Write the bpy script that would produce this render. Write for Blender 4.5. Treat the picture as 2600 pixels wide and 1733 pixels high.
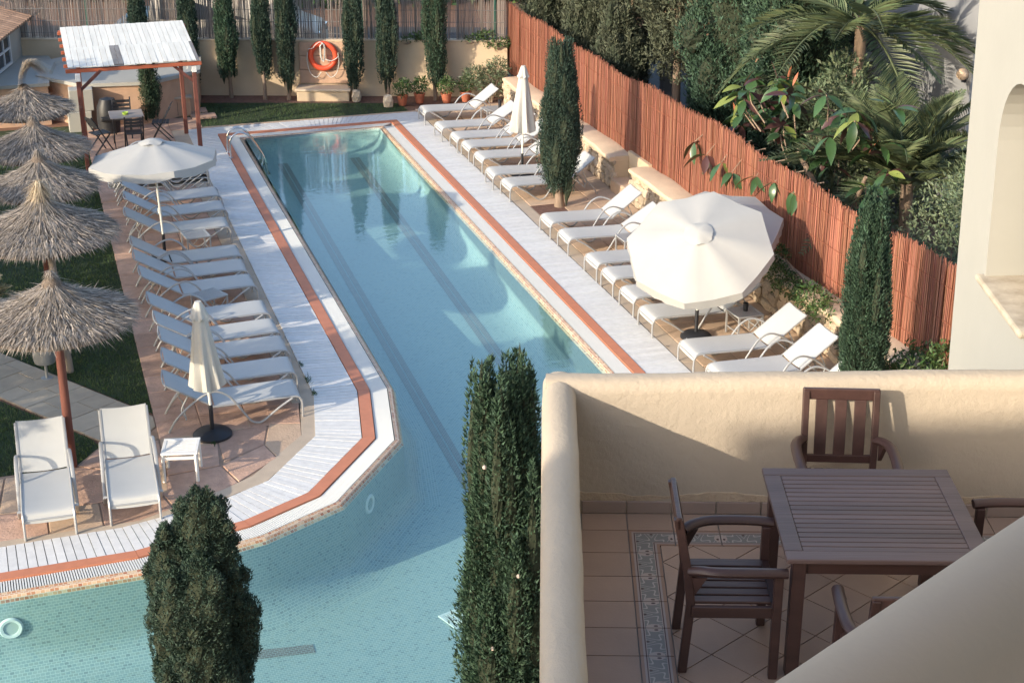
import bpy, bmesh, math, random
import numpy as np
from mathutils import Vector, Matrix
R = math.radians
for o in list(bpy.data.objects): bpy.data.objects.remove(o)
SC = bpy.context.scene
C = SC.collection

# ------------------------------------------------------------------ camera
cd = bpy.data.cameras.new('camera'); cam = bpy.data.objects.new('camera', cd); C.objects.link(cam)
PITCH = math.atan(1646/4050); YAW = math.atan(1359/math.hypot(4050, 1646))
cam.location = (0, 0, 9.5)
cam.rotation_euler = (R(90)-PITCH, 0, -YAW)
cd.sensor_width = 36; cd.lens = 56.08; cd.clip_start = 0.05; cd.clip_end = 1500
SC.camera = cam

# ------------------------------------------------------------------ light
SUN_EL = R(19.0); SUN_AZ = R(22)            # direction the light travels: +x, a little +y
w = bpy.data.worlds.new('World'); SC.world = w; w.use_nodes = True
nt = w.node_tree; bg = nt.nodes['Background']
sky = nt.nodes.new('ShaderNodeTexSky'); sky.sky_type = 'NISHITA'; sky.sun_disc = False
sky.sun_elevation = SUN_EL; sky.sun_rotation = math.atan2(-math.cos(SUN_AZ), -math.sin(SUN_AZ)) % (2*math.pi)
sky.air_density = 1.0; sky.dust_density = 1.6; sky.ozone_density = 1.0
nt.links.new(sky.outputs[0], bg.inputs[0]); bg.inputs[1].default_value = 0.15
sd = bpy.data.lights.new('sun', 'SUN'); sd.energy = 2.4; sd.angle = R(0.55); sd.color = (1.0, 0.86, 0.66)
sun = bpy.data.objects.new('sun', sd); C.objects.link(sun)
sv = Vector((math.cos(SUN_AZ)*math.cos(SUN_EL), math.sin(SUN_AZ)*math.cos(SUN_EL), -math.sin(SUN_EL)))
sun.rotation_euler = sv.to_track_quat('-Z', 'Y').to_euler(); sun.location = (-20, -10, 20)
vs = SC.view_settings; vs.view_transform = 'Standard'; vs.look = 'None'; vs.exposure = 1.2; vs.gamma = 1.0
vs.use_curve_mapping = False
SC.render.engine = 'CYCLES'
SC.cycles.max_bounces = 8; SC.cycles.transparent_max_bounces = 12; SC.cycles.caustics_reflective = False; SC.cycles.caustics_refractive = False

# ------------------------------------------------------------------ helpers
PSI = YAW + R(1.2)                           # heading of the hotel, clockwise from +y
BX = Vector((math.cos(PSI), -math.sin(PSI), 0)); BY = Vector((math.sin(PSI), math.cos(PSI), 0))
def bw(bx, by, z=0.0):
    v = BX*bx + BY*by; return Vector((v.x, v.y, z))

class MB:
    def __init__(s): s.v = []; s.f = []; s.m = []; s.cur = 0
    def add(s, vs, fs):
        n = len(s.v); s.v.extend([tuple(p) for p in vs]); s.f.extend([tuple(i+n for i in f) for f in fs]); s.m.extend([s.cur]*len(fs)); return s
    def box(s, c, d, rz=0.0):
        x, y, z = d[0]/2, d[1]/2, d[2]/2; co, si = math.cos(rz), math.sin(rz); vs = []
        for k in (-z, z):
            for a, b in ((-x, -y), (x, -y), (x, y), (-x, y)): vs.append((c[0]+a*co-b*si, c[1]+a*si+b*co, c[2]+k))
        return s.add(vs, [(3,2,1,0),(4,5,6,7),(0,1,5,4),(1,2,6,5),(2,3,7,6),(3,0,4,7)])
    def bb(s, x0, x1, y0, y1, z0, z1): return s.box(((x0+x1)/2,(y0+y1)/2,(z0+z1)/2),(x1-x0,y1-y0,z1-z0))
    def beam(s, p, q, wd, ht, up=(0,0,1)):
        p, q = Vector(p), Vector(q); d = (q-p).normalized(); u = Vector(up)
        a = d.cross(u)
        if a.length < 1e-4: a = d.cross(Vector((1,0,0)))
        a.normalize(); b = a.cross(d); vs = []
        for c in (p, q):
            for i, j in ((-1,-1),(1,-1),(1,1),(-1,1)): vs.append(c+a*(i*wd/2)+b*(j*ht/2))
        return s.add(vs, [(3,2,1,0),(4,5,6,7),(0,1,5,4),(1,2,6,5),(2,3,7,6),(3,0,4,7)])
    def tube(s, pts, r, n=8, flat=1.0, cap=True):
        pts = [Vector(p) for p in pts]; N = len(pts); rs = r if isinstance(r, (list, tuple)) else [r]*N
        vs = []; prev = None
        for i, p in enumerate(pts):
            d = (pts[min(i+1, N-1)]-pts[max(i-1, 0)]).normalized()
            if prev is None:
                a = d.cross(Vector((0,0,1)))
                if a.length < .05: a = d.cross(Vector((0,1,0)))
            else: a = prev - d*prev.dot(d)
            a.normalize(); prev = a; b = d.cross(a)
            for k in range(n):
                t = 2*math.pi*k/n; vs.append(p+a*(math.cos(t)*rs[i]*flat)+b*(math.sin(t)*rs[i]))
        fs = [(i*n+k, i*n+(k+1)%n, (i+1)*n+(k+1)%n, (i+1)*n+k) for i in range(N-1) for k in range(n)]
        if cap: fs += [tuple(range(n))[::-1], tuple((N-1)*n+k for k in range(n))]
        return s.add(vs, fs)
    def lathe(s, prof, n=24, c=(0,0,0)):
        vs = []; N = len(prof)
        for r, z in prof:
            for k in range(n):
                t = 2*math.pi*k/n; vs.append((c[0]+r*math.cos(t), c[1]+r*math.sin(t), c[2]+z))
        fs = [(i*n+k, i*n+(k+1)%n, (i+1)*n+(k+1)%n, (i+1)*n+k) for i in range(N-1) for k in range(n)]
        if prof[0][0] > 1e-5: fs.append(tuple(range(n))[::-1])
        if prof[-1][0] > 1e-5: fs.append(tuple((N-1)*n+k for k in range(n)))
        return s.add(vs, fs)
    def prism(s, poly, z0, z1):
        n = len(poly); vs = [(x, y, z0) for x, y in poly]+[(x, y, z1) for x, y in poly]
        return s.add(vs, [tuple(range(n))[::-1], tuple(range(n, 2*n))]+[(i, (i+1)%n, n+(i+1)%n, n+i) for i in range(n)])
    def sheet(s, poly, z): return s.add([(x, y, z if not callable(z) else z(x, y)) for x, y in poly], [tuple(range(len(poly)))])
    def mesh(s, name, mat, smooth=False, bevel=0.0, seg=2):
        me = bpy.data.meshes.new(name); me.from_pydata(s.v, [], s.f)
        mats = mat if isinstance(mat, (list, tuple)) else [mat]
        for m in mats: me.materials.append(m)
        if len(mats) > 1: me.polygons.foreach_set('material_index', s.m)
        bm = bmesh.new(); bm.from_mesh(me)
        bmesh.ops.recalc_face_normals(bm, faces=bm.faces)
        if bevel > 0:
            es = [e for e in bm.edges if len(e.link_faces) == 2 and e.calc_face_angle(0) > .5]
            bmesh.ops.bevel(bm, geom=es, offset=bevel, segments=seg, affect='EDGES', profile=.5)
        bm.to_mesh(me); bm.free()
        if smooth:
            me.polygons.foreach_set('use_smooth', [True]*len(me.polygons))
            try: me.set_sharp_from_angle(angle=R(40))
            except Exception: pass
        me.update(); return me
    def build(s, name, mat, parent=None, smooth=False, bevel=0.0, seg=2): return ob(name, s.mesh(name, mat, smooth, bevel, seg), parent)

def ob(name, data, parent=None, loc=None, rz=None):
    o = bpy.data.objects.new(name, data); C.objects.link(o)
    if parent is not None: o.parent = parent
    if loc is not None: o.location = loc
    if rz is not None: o.rotation_euler = (0, 0, rz)
    return o
def tag(o, label, cat, group=None):
    o['label'] = label; o['category'] = cat
    if group: o['group'] = group
    return o
def thing(name, label, cat, loc=(0,0,0), rz=0.0, group=None): return tag(ob(name, None, None, loc, rz), label, cat, group)
def struct(o): o['kind'] = 'structure'; return o
def stuff(o): o['kind'] = 'stuff'; return o
def copy_tree(o, parent=None):
    c = o.copy(); C.objects.link(c)
    if parent is not None: c.parent = parent
    for ch in list(o.children): copy_tree(ch, c)
    return c
def place(proto, used, loc, rz, label, group, sc=None):
    o = proto if not used else copy_tree(proto)
    used.append(o); o.location = loc; o.rotation_euler = (0, 0, rz); o['label'] = label; o['group'] = group
    if sc: o.scale = sc if not isinstance(sc, float) else (sc, sc, sc)
    return o
def offset(poly, d):
    """offset a closed counter-clockwise polygon outward by d"""
    n = len(poly); out = []
    for i in range(n):
        p0, p1, p2 = (Vector(poly[(i+k-1) % n]) for k in range(3))
        a = (p1-p0).normalized(); b = (p2-p1).normalized()
        na = Vector((a.y, -a.x)); nb = Vector((b.y, -b.x)); m = (na+nb); m = m/max(m.dot(m), .2)*2
        out.append((p1.x+m.x*d*0.5*2/1, p1.y+m.y*d*0.5*2/1) if False else (p1.x+m.x*d, p1.y+m.y*d))
    return out

# ------------------------------------------------------------------ materials
def mat(name, col, rough=.6, metal=0.0, noise=None, bump=None, rnd=0.0, island=0.0, spec=.5, stretch=None, col2=None, trans=0.0, hue=0.0):
    m = bpy.data.materials.new(name); m.use_nodes = True; t = m.node_tree; N = t.nodes; L = t.links
    p = N['Principled BSDF']; p.inputs['Roughness'].default_value = rough; p.inputs['Metallic'].default_value = metal
    p.inputs['Specular IOR Level'].default_value = spec
    c4 = (*col, 1)
    tc = N.new('ShaderNodeTexCoord'); co = tc.outputs['Object']
    if stretch:
        mp = N.new('ShaderNodeMapping'); mp.inputs['Scale'].default_value = stretch; L.new(co, mp.inputs['Vector']); co = mp.outputs[0]
    rgb = N.new('ShaderNodeRGB'); rgb.outputs[0].default_value = c4; out = rgb.outputs[0]
    facs = []
    if noise:
        nz = N.new('ShaderNodeTexNoise'); nz.inputs['Scale'].default_value = noise[0]; nz.inputs['Detail'].default_value = 6; nz.inputs['Roughness'].default_value = .62
        L.new(co, nz.inputs['Vector'])
        if col2:
            cr = N.new('ShaderNodeMapRange'); cr.inputs[1].default_value = .5-noise[1]; cr.inputs[2].default_value = .5+noise[1]; L.new(nz.outputs[0], cr.inputs[0])
            mx = N.new('ShaderNodeMix'); mx.data_type = 'RGBA'; L.new(cr.outputs[0], mx.inputs[0]); L.new(out, mx.inputs[6]); mx.inputs[7].default_value = (*col2, 1); out = mx.outputs[2]
        else:
            mr = N.new('ShaderNodeMapRange'); mr.inputs[1].default_value = .25; mr.inputs[2].default_value = .75; mr.inputs[3].default_value = 1-noise[1]; mr.inputs[4].default_value = 1+noise[1]; L.new(nz.outputs[0], mr.inputs[0]); facs.append(mr.outputs[0])
    def rr(sock, a):
        mr = N.new('ShaderNodeMapRange'); mr.inputs[3].default_value = 1-a; mr.inputs[4].default_value = 1+a; L.new(sock, mr.inputs[0]); facs.append(mr.outputs[0])
    if rnd: rr(N.new('ShaderNodeObjectInfo').outputs['Random'], rnd)
    if island:
        g = N.new('ShaderNodeNewGeometry'); rr(g.outputs['Random Per Island'], island)
        if hue:
            hs = N.new('ShaderNodeHueSaturation'); mr = N.new('ShaderNodeMapRange'); mr.inputs[3].default_value = .5-hue; mr.inputs[4].default_value = .5+hue
            wn = N.new('ShaderNodeTexWhiteNoise'); wn.noise_dimensions = '1D'; L.new(g.outputs['Random Per Island'], wn.inputs['W']); L.new(wn.outputs[0], mr.inputs[0]); L.new(mr.outputs[0], hs.inputs['Hue']); L.new(out, hs.inputs['Color']); out = hs.outputs[0]
    for f in facs:
        vm = N.new('ShaderNodeVectorMath'); vm.operation = 'SCALE'; L.new(out, vm.inputs[0]); L.new(f, vm.inputs['Scale']); out = vm.outputs[0]
    L.new(out, p.inputs['Base Color'])
    if bump:
        bs = bump if isinstance(bump, list) else [bump]; prev = None
        for sc, st in bs:
            nb = N.new('ShaderNodeTexNoise'); nb.inputs['Scale'].default_value = sc; nb.inputs['Detail'].default_value = 5; L.new(co, nb.inputs['Vector'])
            bp = N.new('ShaderNodeBump'); bp.inputs['Strength'].default_value = st; bp.inputs['Distance'].default_value = .02; L.new(nb.outputs[0], bp.inputs['Height'])
            if prev: L.new(prev, bp.inputs['Normal'])
            prev = bp.outputs[0]
        L.new(prev, p.inputs['Normal'])
    if trans:
        tr = N.new('ShaderNodeBsdfTranslucent'); L.new(out, tr.inputs['Color']); mx = N.new('ShaderNodeMixShader'); mx.inputs[0].default_value = trans
        L.new(p.outputs[0], mx.inputs[1]); L.new(tr.outputs[0], mx.inputs[2]); L.new(mx.outputs[0], N['Material Output'].inputs[0])
    return m

def mosaic(name, cols, tile=(.05,.035), grout=(.62,.66,.62), rough=.35, coord='UV', rot=0.0, mort=.07):
    """small pool tiles: brick texture with per-tile colour picks"""
    m = bpy.data.materials.new(name); m.use_nodes = True; t = m.node_tree; N = t.nodes; L = t.links; p = N['Principled BSDF']
    tc = N.new('ShaderNodeTexCoord'); co = tc.outputs[coord]
    mp = N.new('ShaderNodeMapping'); mp.inputs['Rotation'].default_value = (0, 0, rot); L.new(co, mp.inputs[0])
    br = N.new('ShaderNodeTexBrick'); br.inputs['Scale'].default_value = 1; br.inputs['Brick Width'].default_value = tile[0]; br.inputs['Row Height'].default_value = tile[1]
    br.inputs['Mortar Size'].default_value = tile[1]*mort; br.inputs['Mortar Smooth'].default_value = .3; br.offset = 0.5; br.inputs['Bias'].default_value = 0
    br.inputs['Color1'].default_value = (0,0,0,1); br.inputs['Color2'].default_value = (1,1,1,1); br.inputs['Mortar'].default_value = (0,0,0,1)
    L.new(mp.outputs[0], br.inputs['Vector'])
    cr = N.new('ShaderNodeValToRGB'); cr.color_ramp.interpolation = 'CONSTANT'
    while len(cr.color_ramp.elements) < len(cols): cr.color_ramp.elements.new(.5)
    for e, (pos, c) in zip(cr.color_ramp.elements, cols): e.position = pos; e.color = (*c, 1)
    L.new(br.outputs['Color'], cr.inputs[0])
    mx = N.new('ShaderNodeMix'); mx.data_type = 'RGBA'; L.new(br.outputs['Fac'], mx.inputs[0]); L.new(cr.outputs[0], mx.inputs[6]); mx.inputs[7].default_value = (*grout, 1)
    L.new(mx.outputs[2], p.inputs['Base Color']); p.inputs['Roughness'].default_value = rough
    return m

M = {}
M['deck'] = mat('deck_white_paint', (.70,.70,.695), .55, noise=(9,.10), stretch=(1,1,1), bump=(40,.12), rnd=.05)
M['orange'] = mat('orange_strip', (.56,.215,.12), .6, noise=(6,.10), bump=(30,.1))
M['grille'] = mat('grille_white', (.74,.75,.73), .45)
M['dark_channel'] = mat('channel', (.30,.30,.29), .8)
M['slab'] = mat('terracotta_slab', (.53,.345,.26), .75, noise=(5,.22), bump=[(25,.5),(90,.3)], rnd=.14)
M['slab_light'] = mat('tan_slab', (.55,.40,.285), .75, noise=(4,.15), bump=[(25,.4),(90,.25)], rnd=.10)
M['joint'] = mat('slab_joint', (.34,.24,.18), .9, noise=(8,.2))
M['concrete'] = mat('pale_concrete', (.50,.41,.32), .8, noise=(4,.12), bump=(60,.2))
M['path'] = mat('path_stone', (.42,.36,.28), .8, noise=(3,.14), bump=[(18,.35),(80,.2)], rnd=.12)
M['soil'] = mat('soil', (.19,.105,.07), .95, noise=(5,.35), bump=(20,.8))
M['soil_dark'] = mat('mulch', (.16,.085,.065), .95, noise=(12,.4), bump=(30,1.0))
M['grass_base'] = mat('grass_base', (.030,.052,.020), .95, noise=(2.5,.35), bump=(60,.9))
M['blade'] = mat('grass_blade', (.055,.098,.030), .7, island=.45, hue=.03, trans=.2)
M['plaster_y'] = mat('yellow_plaster', (.58,.455,.315), .85, noise=(2.2,.08), bump=[(9,.12),(60,.15)])
M['plaster_b'] = mat('balcony_plaster', (.47,.40,.32), .85, noise=(1.6,.07), bump=[(3,.35),(24,.30),(140,.22)])
M['plaster_cap'] = mat('wall_cap_plaster', (.63,.50,.36), .85, noise=(3,.12), bump=[(12,.3),(60,.2)])
M['plaster_w'] = mat('white_plaster', (.38,.38,.355), .8, noise=(1.5,.04), bump=(30,.05))
M['plaster_grey'] = mat('grey_render', (.27,.28,.30), .85, noise=(1.2,.08), bump=(30,.1))  # house walls set darker, in place of the conifer shade on them
M['plaster_pink'] = mat('pink_render', (.50,.33,.23), .85, noise=(3,.15), bump=(30,.2))
M['stone'] = mat('rubble_stone', (.56,.46,.345), .85, noise=(6,.28), bump=[(14,.9),(60,.4)], rnd=.25)
M['stone_grey'] = mat('grey_block', (.42,.38,.33), .85, noise=(5,.15), bump=(30,.4), rnd=.10)
M['mortar'] = mat('mortar', (.40,.32,.24), .95, noise=(8,.25), bump=(30,.6))
M['reed_red'] = mat('red_reed', (.335,.142,.092), .75, island=.38, hue=.012)
M['reed_back'] = mat('red_reed_back', (.30,.095,.05), .85, noise=(3,.2))
M['reed_grey'] = mat('grey_reed', (.33,.285,.26), .85, island=.45, hue=.01)
M['wire'] = mat('wire', (.20,.20,.20), .6)
M['green_post'] = mat('green_post', (.018,.10,.075), .5)
M['alu'] = mat('silver_paint', (.40,.41,.42), .42, metal=.30, noise=(8,.05))
M['sling'] = mat('white_sling', (.50,.51,.505), .7, noise=(1.5,.05), bump=(300,.15), rnd=.03)
M['white_plastic'] = mat('white_plastic', (.80,.79,.76), .45)
M['canvas'] = mat('white_canvas', (.54,.54,.525), .8, noise=(2.5,.035), bump=(140,.12), trans=.22)
M['canvas_aged'] = mat('ivory_canvas', (.60,.59,.55), .85, noise=(2,.09), bump=(140,.15), trans=.18)
M['pole_white'] = mat('white_pole', (.74,.73,.68), .4)
M['black_plastic'] = mat('black_plastic', (.018,.02,.026), .5, noise=(5,.2))
M['dark_metal'] = mat('dark_metal', (.035,.038,.045), .5)
M['chrome'] = mat('steel', (.72,.72,.72), .18, metal=1.0)
M['thatch'] = mat('thatch', (.30,.262,.228), .9, island=.55, hue=.012, noise=(4,.2))
M['thatch_light'] = mat('thatch_light', (.50,.40,.28), .9, island=.4, hue=.01)
M['thatch_core'] = mat('thatch_core', (.16,.125,.10), .95, noise=(20,.4), bump=(50,.8))
M['post_red'] = mat('red_post', (.17,.058,.042), .7, noise=(6,.35), stretch=(1,1,.15), bump=(20,.4))
M['post_grey'] = mat('grey_post', (.29,.235,.185), .8, noise=(6,.3), stretch=(1,1,.15), bump=(20,.4))
M['red_wood'] = mat('red_stained_wood', (.40,.105,.05), .65, noise=(6,.2), stretch=(.2,1,1))
M['white_wash'] = mat('whitewashed_board', (.72,.71,.66), .75, noise=(7,.14), stretch=(1,.12,1), bump=(25,.35), rnd=.08)
M['bare_board'] = mat('weathered_board', (.21,.20,.20), .85, noise=(7,.35), stretch=(1,.12,1), bump=(25,.4))
M['teak'] = mat('dark_teak', (.060,.031,.028), .42, noise=(7,.35), stretch=(.12,1,1), bump=(30,.12), rnd=.10)
M['teak_top'] = mat('weathered_teak', (.105,.070,.068), .5, noise=(7,.30), stretch=(.10,1.6,1), bump=(30,.12), rnd=.14)
M['floor_tile'] = mat('floor_tile', (.39,.275,.215), .5, noise=(3,.07), bump=(60,.06), rnd=.06)
M['base_tile'] = mat('baseboard_tile', (.33,.25,.215), .5, noise=(3,.08), rnd=.06)
M['grout'] = mat('grout', (.36,.32,.27), .9)
M['bark'] = mat('bark', (.26,.19,.14), .9, noise=(10,.35), stretch=(1,1,.2), bump=(22,.8))
M['cyp'] = mat('cypress_leaf', (.046,.092,.056), .75, island=.50, hue=.022, noise=(1.2,.25), trans=.12)
M['cyp_dark'] = mat('cypress_leaf_dark', (.037,.070,.050), .75, island=.50, hue=.022, noise=(1.2,.25), trans=.10)
M['cyp_core'] = mat('cypress_dark_core', (.030,.040,.022), .95, noise=(10,.4))  # filler inside the crowns, shade of the gaps put into its colour
M['conifer_grey'] = mat('grey_green_conifer', (.085,.098,.062), .8, island=.5, hue=.03, noise=(.9,.3), trans=.12)
M['leaf_shrub'] = mat('shrub_leaf', (.062,.115,.035), .55, island=.5, hue=.035, trans=.2)
M['leaf_olive'] = mat('olive_leaf', (.125,.165,.095), .55, island=.45, hue=.03, trans=.15)
M['leaf_ficus'] = mat('rubber_leaf', (.040,.085,.032), .28, rnd=.35)
M['leaf_ficus2'] = mat('rubber_leaf_purple', (.085,.040,.038), .30, rnd=.3)
M['leaf_new'] = mat('rubber_leaf_new', (.42,.16,.09), .4, rnd=.3)
M['leaf_lime'] = mat('rubber_leaf_lime', (.17,.21,.055), .35, rnd=.2)
M['palm'] = mat('palm_leaf', (.095,.125,.062), .5, island=.4, hue=.03, trans=.12)
M['palm_dry'] = mat('dry_palm', (.42,.36,.20), .7, island=.35, hue=.02)
M['terracotta'] = mat('terracotta_pot', (.42,.135,.075), .7, noise=(8,.15))
M['buoy'] = mat('lifebuoy_orange', (.66,.085,.035), .5, noise=(5,.08))
M['rope'] = mat('rope', (.66,.66,.62), .8, bump=(200,.3))
M['roof_tile'] = mat('roof_tile', (.38,.235,.155), .85, noise=(6,.3), rnd=.25, bump=(25,.4))
M['blue_water'] = mat('blue_pool_water', (.19,.36,.46), .12, noise=(2,.06))
M['glass'] = mat('window_glass', (.025,.03,.04), .1)
M['blue_frame'] = mat('white_frame', (.62,.64,.66), .5)
M['asphalt'] = mat('asphalt', (.055,.055,.058), .9, noise=(3,.2), bump=(60,.3))
M['green_glass'] = mat('lime_ashtray', (.42,.62,.08), .2)
M['lamp'] = mat('lamp_globe', (.86,.62,.42), .4)
M['steel_bin'] = mat('galvanised', (.42,.43,.43), .4, metal=.6, noise=(6,.15))
M['car_dark'] = mat('dark_green_paint', (.012,.035,.035), .2)
M['van_paint'] = mat('pale_van_paint', (.50,.45,.38), .35)
M['van_blue'] = mat('blue_paint', (.05,.12,.20), .3)
M['cone'] = mat('pale_cone', (.50,.42,.38), .8)

M['plaster_fg'] = mat('parapet_plaster_near', (.47,.405,.335), .85, noise=(2.2,.05), bump=[(6,.06),(60,.05)])
# ================================================================== SETTING
rng = random.Random(7)
G = [(8.03,36.14),(4.645,36.08),(4.645,21.1),(4.345,19.37),(3.22,17.82),(2.18,17.24),(.73,16.85),(-.89,16.78),(-12,16.78),(-12,12.6),(8.03,12.6)]
GI, GO, GD = offset(G,.275), offset(G,.445), offset(G,1.09)
def floor_z(y): return -0.42-(36.0-y)*0.034
WZ = -0.035
# ground with a hole for the pool
bm = bmesh.new()
def loop(pts, z):
    vs = [bm.verts.new((x, y, z)) for x, y in pts]
    for i in range(len(vs)): bm.edges.new((vs[i], vs[(i+1) % len(vs)]))
loop([(-400,-400),(400,-400),(400,400),(-400,400)], -.03); loop(offset(G,.6), -.03)
bmesh.ops.triangle_fill(bm, use_beauty=True, edges=bm.edges[:])
for f in bm.faces:
    if f.normal.z < 0: f.normal_flip()
me = bpy.data.meshes.new('ground'); bm.to_mesh(me); bm.free(); me.materials.append(M['soil']); struct(ob('ground', me))

# pool basin: walls, cove, floor, with metric UVs
pool_cols = [(0,(.29,.375,.375)),(.22,(.31,.395,.39)),(.42,(.33,.405,.39)),(.58,(.27,.36,.365)),(.74,(.30,.37,.35)),(.86,(.23,.30,.305)),(.95,(.34,.41,.40))]
M['pool_tile'] = mosaic('pool_mosaic', pool_cols, tile=(.055,.038), grout=(.46,.54,.53), mort=.11)
M['rim_tile'] = mosaic('rim_mosaic', [(0,(.45,.22,.12)),(.3,(.55,.34,.20)),(.55,(.60,.44,.29)),(.75,(.50,.29,.17)),(.9,(.38,.15,.08))], tile=(.052,.042), grout=(.62,.56,.46), mort=.10)
M['lane_tile'] = mosaic('lane_mosaic', [(0,(.20,.175,.17)),(.4,(.23,.20,.19)),(.8,(.18,.16,.16))], tile=(.055,.038), grout=(.34,.38,.36), mort=.12)
Wp = offset(G, -.11); Cv = offset(G, -.60)
def ring_uv(name, rings, material, parent=None):
    """quads between successive rings [(poly, z or fn)], u along the perimeter, v along the slope"""
    n = len(rings[0][0]); vs = []; fs = []; uv = []
    per = [0.0]
    for i in range(n):
        a, b_ = Vector(rings[0][0][i]), Vector(rings[0][0][(i+1) % n]); per.append(per[-1]+(b_-a).length)
    zz = lambda z, p: z(p[1]) if callable(z) else z
    vv = 0.0
    for k in range(len(rings)-1):
        (P, zp), (Q, zq) = rings[k], rings[k+1]
        for i in range(n):
            j = (i+1) % n; b0 = len(vs); pts = [P[i], P[j], Q[j], Q[i]]; zs = [zz(zp,P[i]), zz(zp,P[j]), zz(zq,Q[j]), zz(zq,Q[i])]
            vs += [(p[0], p[1], z) for p, z in zip(pts, zs)]; fs.append((b0, b0+1, b0+2, b0+3))
            sl = [0, 0] + [math.dist((*pts[t], zs[t]), (*pts[3-t], zs[3-t])) for t in (2, 3)]
            uv += [(per[i], vv), (per[i+1], vv), (per[i+1], vv+sl[2]), (per[i], vv+sl[3])]
        vv += sl[2]
    me = bpy.data.meshes.new(name); me.from_pydata(vs, [], fs); ul = me.uv_layers.new(name='UVMap')
    ul.data.foreach_set('uv', [c for p in uv for c in p]); me.materials.append(material); me.update()
    if name == 'pool_basin':
        bm = bmesh.new(); bm.from_mesh(me); bmesh.ops.remove_doubles(bm, verts=bm.verts, dist=.0005); bm.to_mesh(me); bm.free(); me.polygons.foreach_set('use_smooth', [True]*len(me.polygons)); me.update()
    return ob(name, me, parent)
basin = struct(ring_uv('pool_basin', [(Wp,-.075),(Wp,lambda y: floor_z(y)+.42),(offset(G,-.13),lambda y: floor_z(y)+.29),(offset(G,-.19),lambda y: floor_z(y)+.17),(offset(G,-.29),lambda y: floor_z(y)+.07),(offset(G,-.42),lambda y: floor_z(y)+.015),(Cv,lambda y: floor_z(y))], M['pool_tile']))
def tri_sheet(name, poly, zf, material, parent=None, uvs=True):
    bm = bmesh.new(); vs = [bm.verts.new((x, y, zf(y) if callable(zf) else zf)) for x, y in poly]
    bmesh.ops.triangulate(bm, faces=[bm.faces.new(vs)])
    ul = bm.loops.layers.uv.new('UVMap')
    for f in bm.faces:
        if f.normal.z < 0: f.normal_flip()
        for l in f.loops: l[ul].uv = (l.vert.co.x, l.vert.co.y)
    me = bpy.data.meshes.new(name); bm.to_mesh(me); bm.free(); me.materials.append(material); return ob(name, me, parent)
tri_sheet('pool_floor', Cv, floor_z, M['pool_tile'], basin)
for x in (5.46, 7.13):
    for dx in (-.062, .062):
        tri_sheet('lane_line', [(x+dx-.05,17.6),(x+dx+.05,17.6),(x+dx+.05,35.2),(x+dx-.05,35.2)], lambda y: floor_z(y)+.006, M['lane_tile'], basin)
tri_sheet('lane_line', [(-9,17.3),(2.58,16.18),(2.58,16.36),(-9,17.48)], lambda y: floor_z(y)+.006, M['lane_tile'], basin)
rim = struct(ring_uv('pool_rim', [(offset(G,.004),.004),(offset(G,-.05),-.008),(Wp,-.076)], M['rim_tile']))
# water sheet: what is below shows through, the sky and trees mirror in it
m = bpy.data.materials.new('pool_water'); m.use_nodes = True; t = m.node_tree; N = t.nodes; L = t.links
N.remove(N['Principled BSDF'])
tr = N.new('ShaderNodeBsdfTransparent'); tr.inputs[0].default_value = (.78,.95,.955,1)
gl = N.new('ShaderNodeBsdfGlossy'); gl.inputs['Roughness'].default_value = .02; gl.inputs[0].default_value = (1,1,1,1)
fr = N.new('ShaderNodeFresnel'); fr.inputs[0].default_value = 1.45
tc = N.new('ShaderNodeTexCoord'); mp = N.new('ShaderNodeMapping'); mp.inputs['Scale'].default_value = (1.0, 2.2, 1); mp.inputs['Rotation'].default_value = (0,0,.3); L.new(tc.outputs['Object'], mp.inputs[0])
nz = N.new('ShaderNodeTexNoise'); nz.inputs['Scale'].default_value = 3.2; nz.inputs['Detail'].default_value = 3; L.new(mp.outputs[0], nz.inputs['Vector'])
bp = N.new('ShaderNodeBump'); bp.inputs['Strength'].default_value = .055; bp.inputs['Distance'].default_value = .05; L.new(nz.outputs[0], bp.inputs['Height'])
L.new(bp.outputs[0], gl.inputs['Normal']); L.new(bp.outputs[0], fr.inputs['Normal'])
ge = N.new('ShaderNodeNewGeometry'); fm = N.new('ShaderNodeMix'); L.new(ge.outputs['Backfacing'], fm.inputs[0]); L.new(fr.outputs[0], fm.inputs[2]); fm.inputs[3].default_value = .06   # light leaving the water is let through
mx = N.new('ShaderNodeMixShader'); L.new(fm.outputs[0], mx.inputs[0]); L.new(tr.outputs[0], mx.inputs[1]); L.new(gl.outputs[0], mx.inputs[2]); L.new(mx.outputs[0], N['Material Output'].inputs[0])
M['water'] = m
struct(tri_sheet('pool_water', offset(G,-.085), WZ, M['water']))

# overflow channel with its slatted grille
struct(ring_uv('overflow_channel', [(GI,-.012),(offset(G,.27),-.05),(offset(G,.012),-.05),(offset(G,.002),.0)], M['dark_channel']))
def strip_quads(inner, outer, edges, pitch, gap, z0, z1, jit=0.0):
    n = len(inner)
    for e in edges:
        j = (e+1) % n; a0, a1 = Vector(inner[e]), Vector(inner[j]); b0, b1 = Vector(outer[e]), Vector(outer[j])
        N_ = max(1, round(((a1-a0).length+(b1-b0).length)/2/pitch))
        for k in range(N_):
            s = gap/2/pitch; t0, t1 = (k+s)/N_, (k+1-s)/N_
            yield [a0.lerp(a1,t0), a0.lerp(a1,t1), b0.lerp(b1,t1), b0.lerp(b1,t0)]
gr = MB()
for q in strip_quads(offset(G,.018), offset(G,.262), [0,1,2,3,4,5,6], .030, .012, -.02, 0): gr.prism([tuple(p) for p in q], -.028, .002)
e7 = [(-.89,16.78),(-3.2,16.78)]
for k in range(77):
    x = -.89-k*.030; gr.bb(x-.026, x-.008, 16.80, 17.04, -.028, .002)
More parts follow.
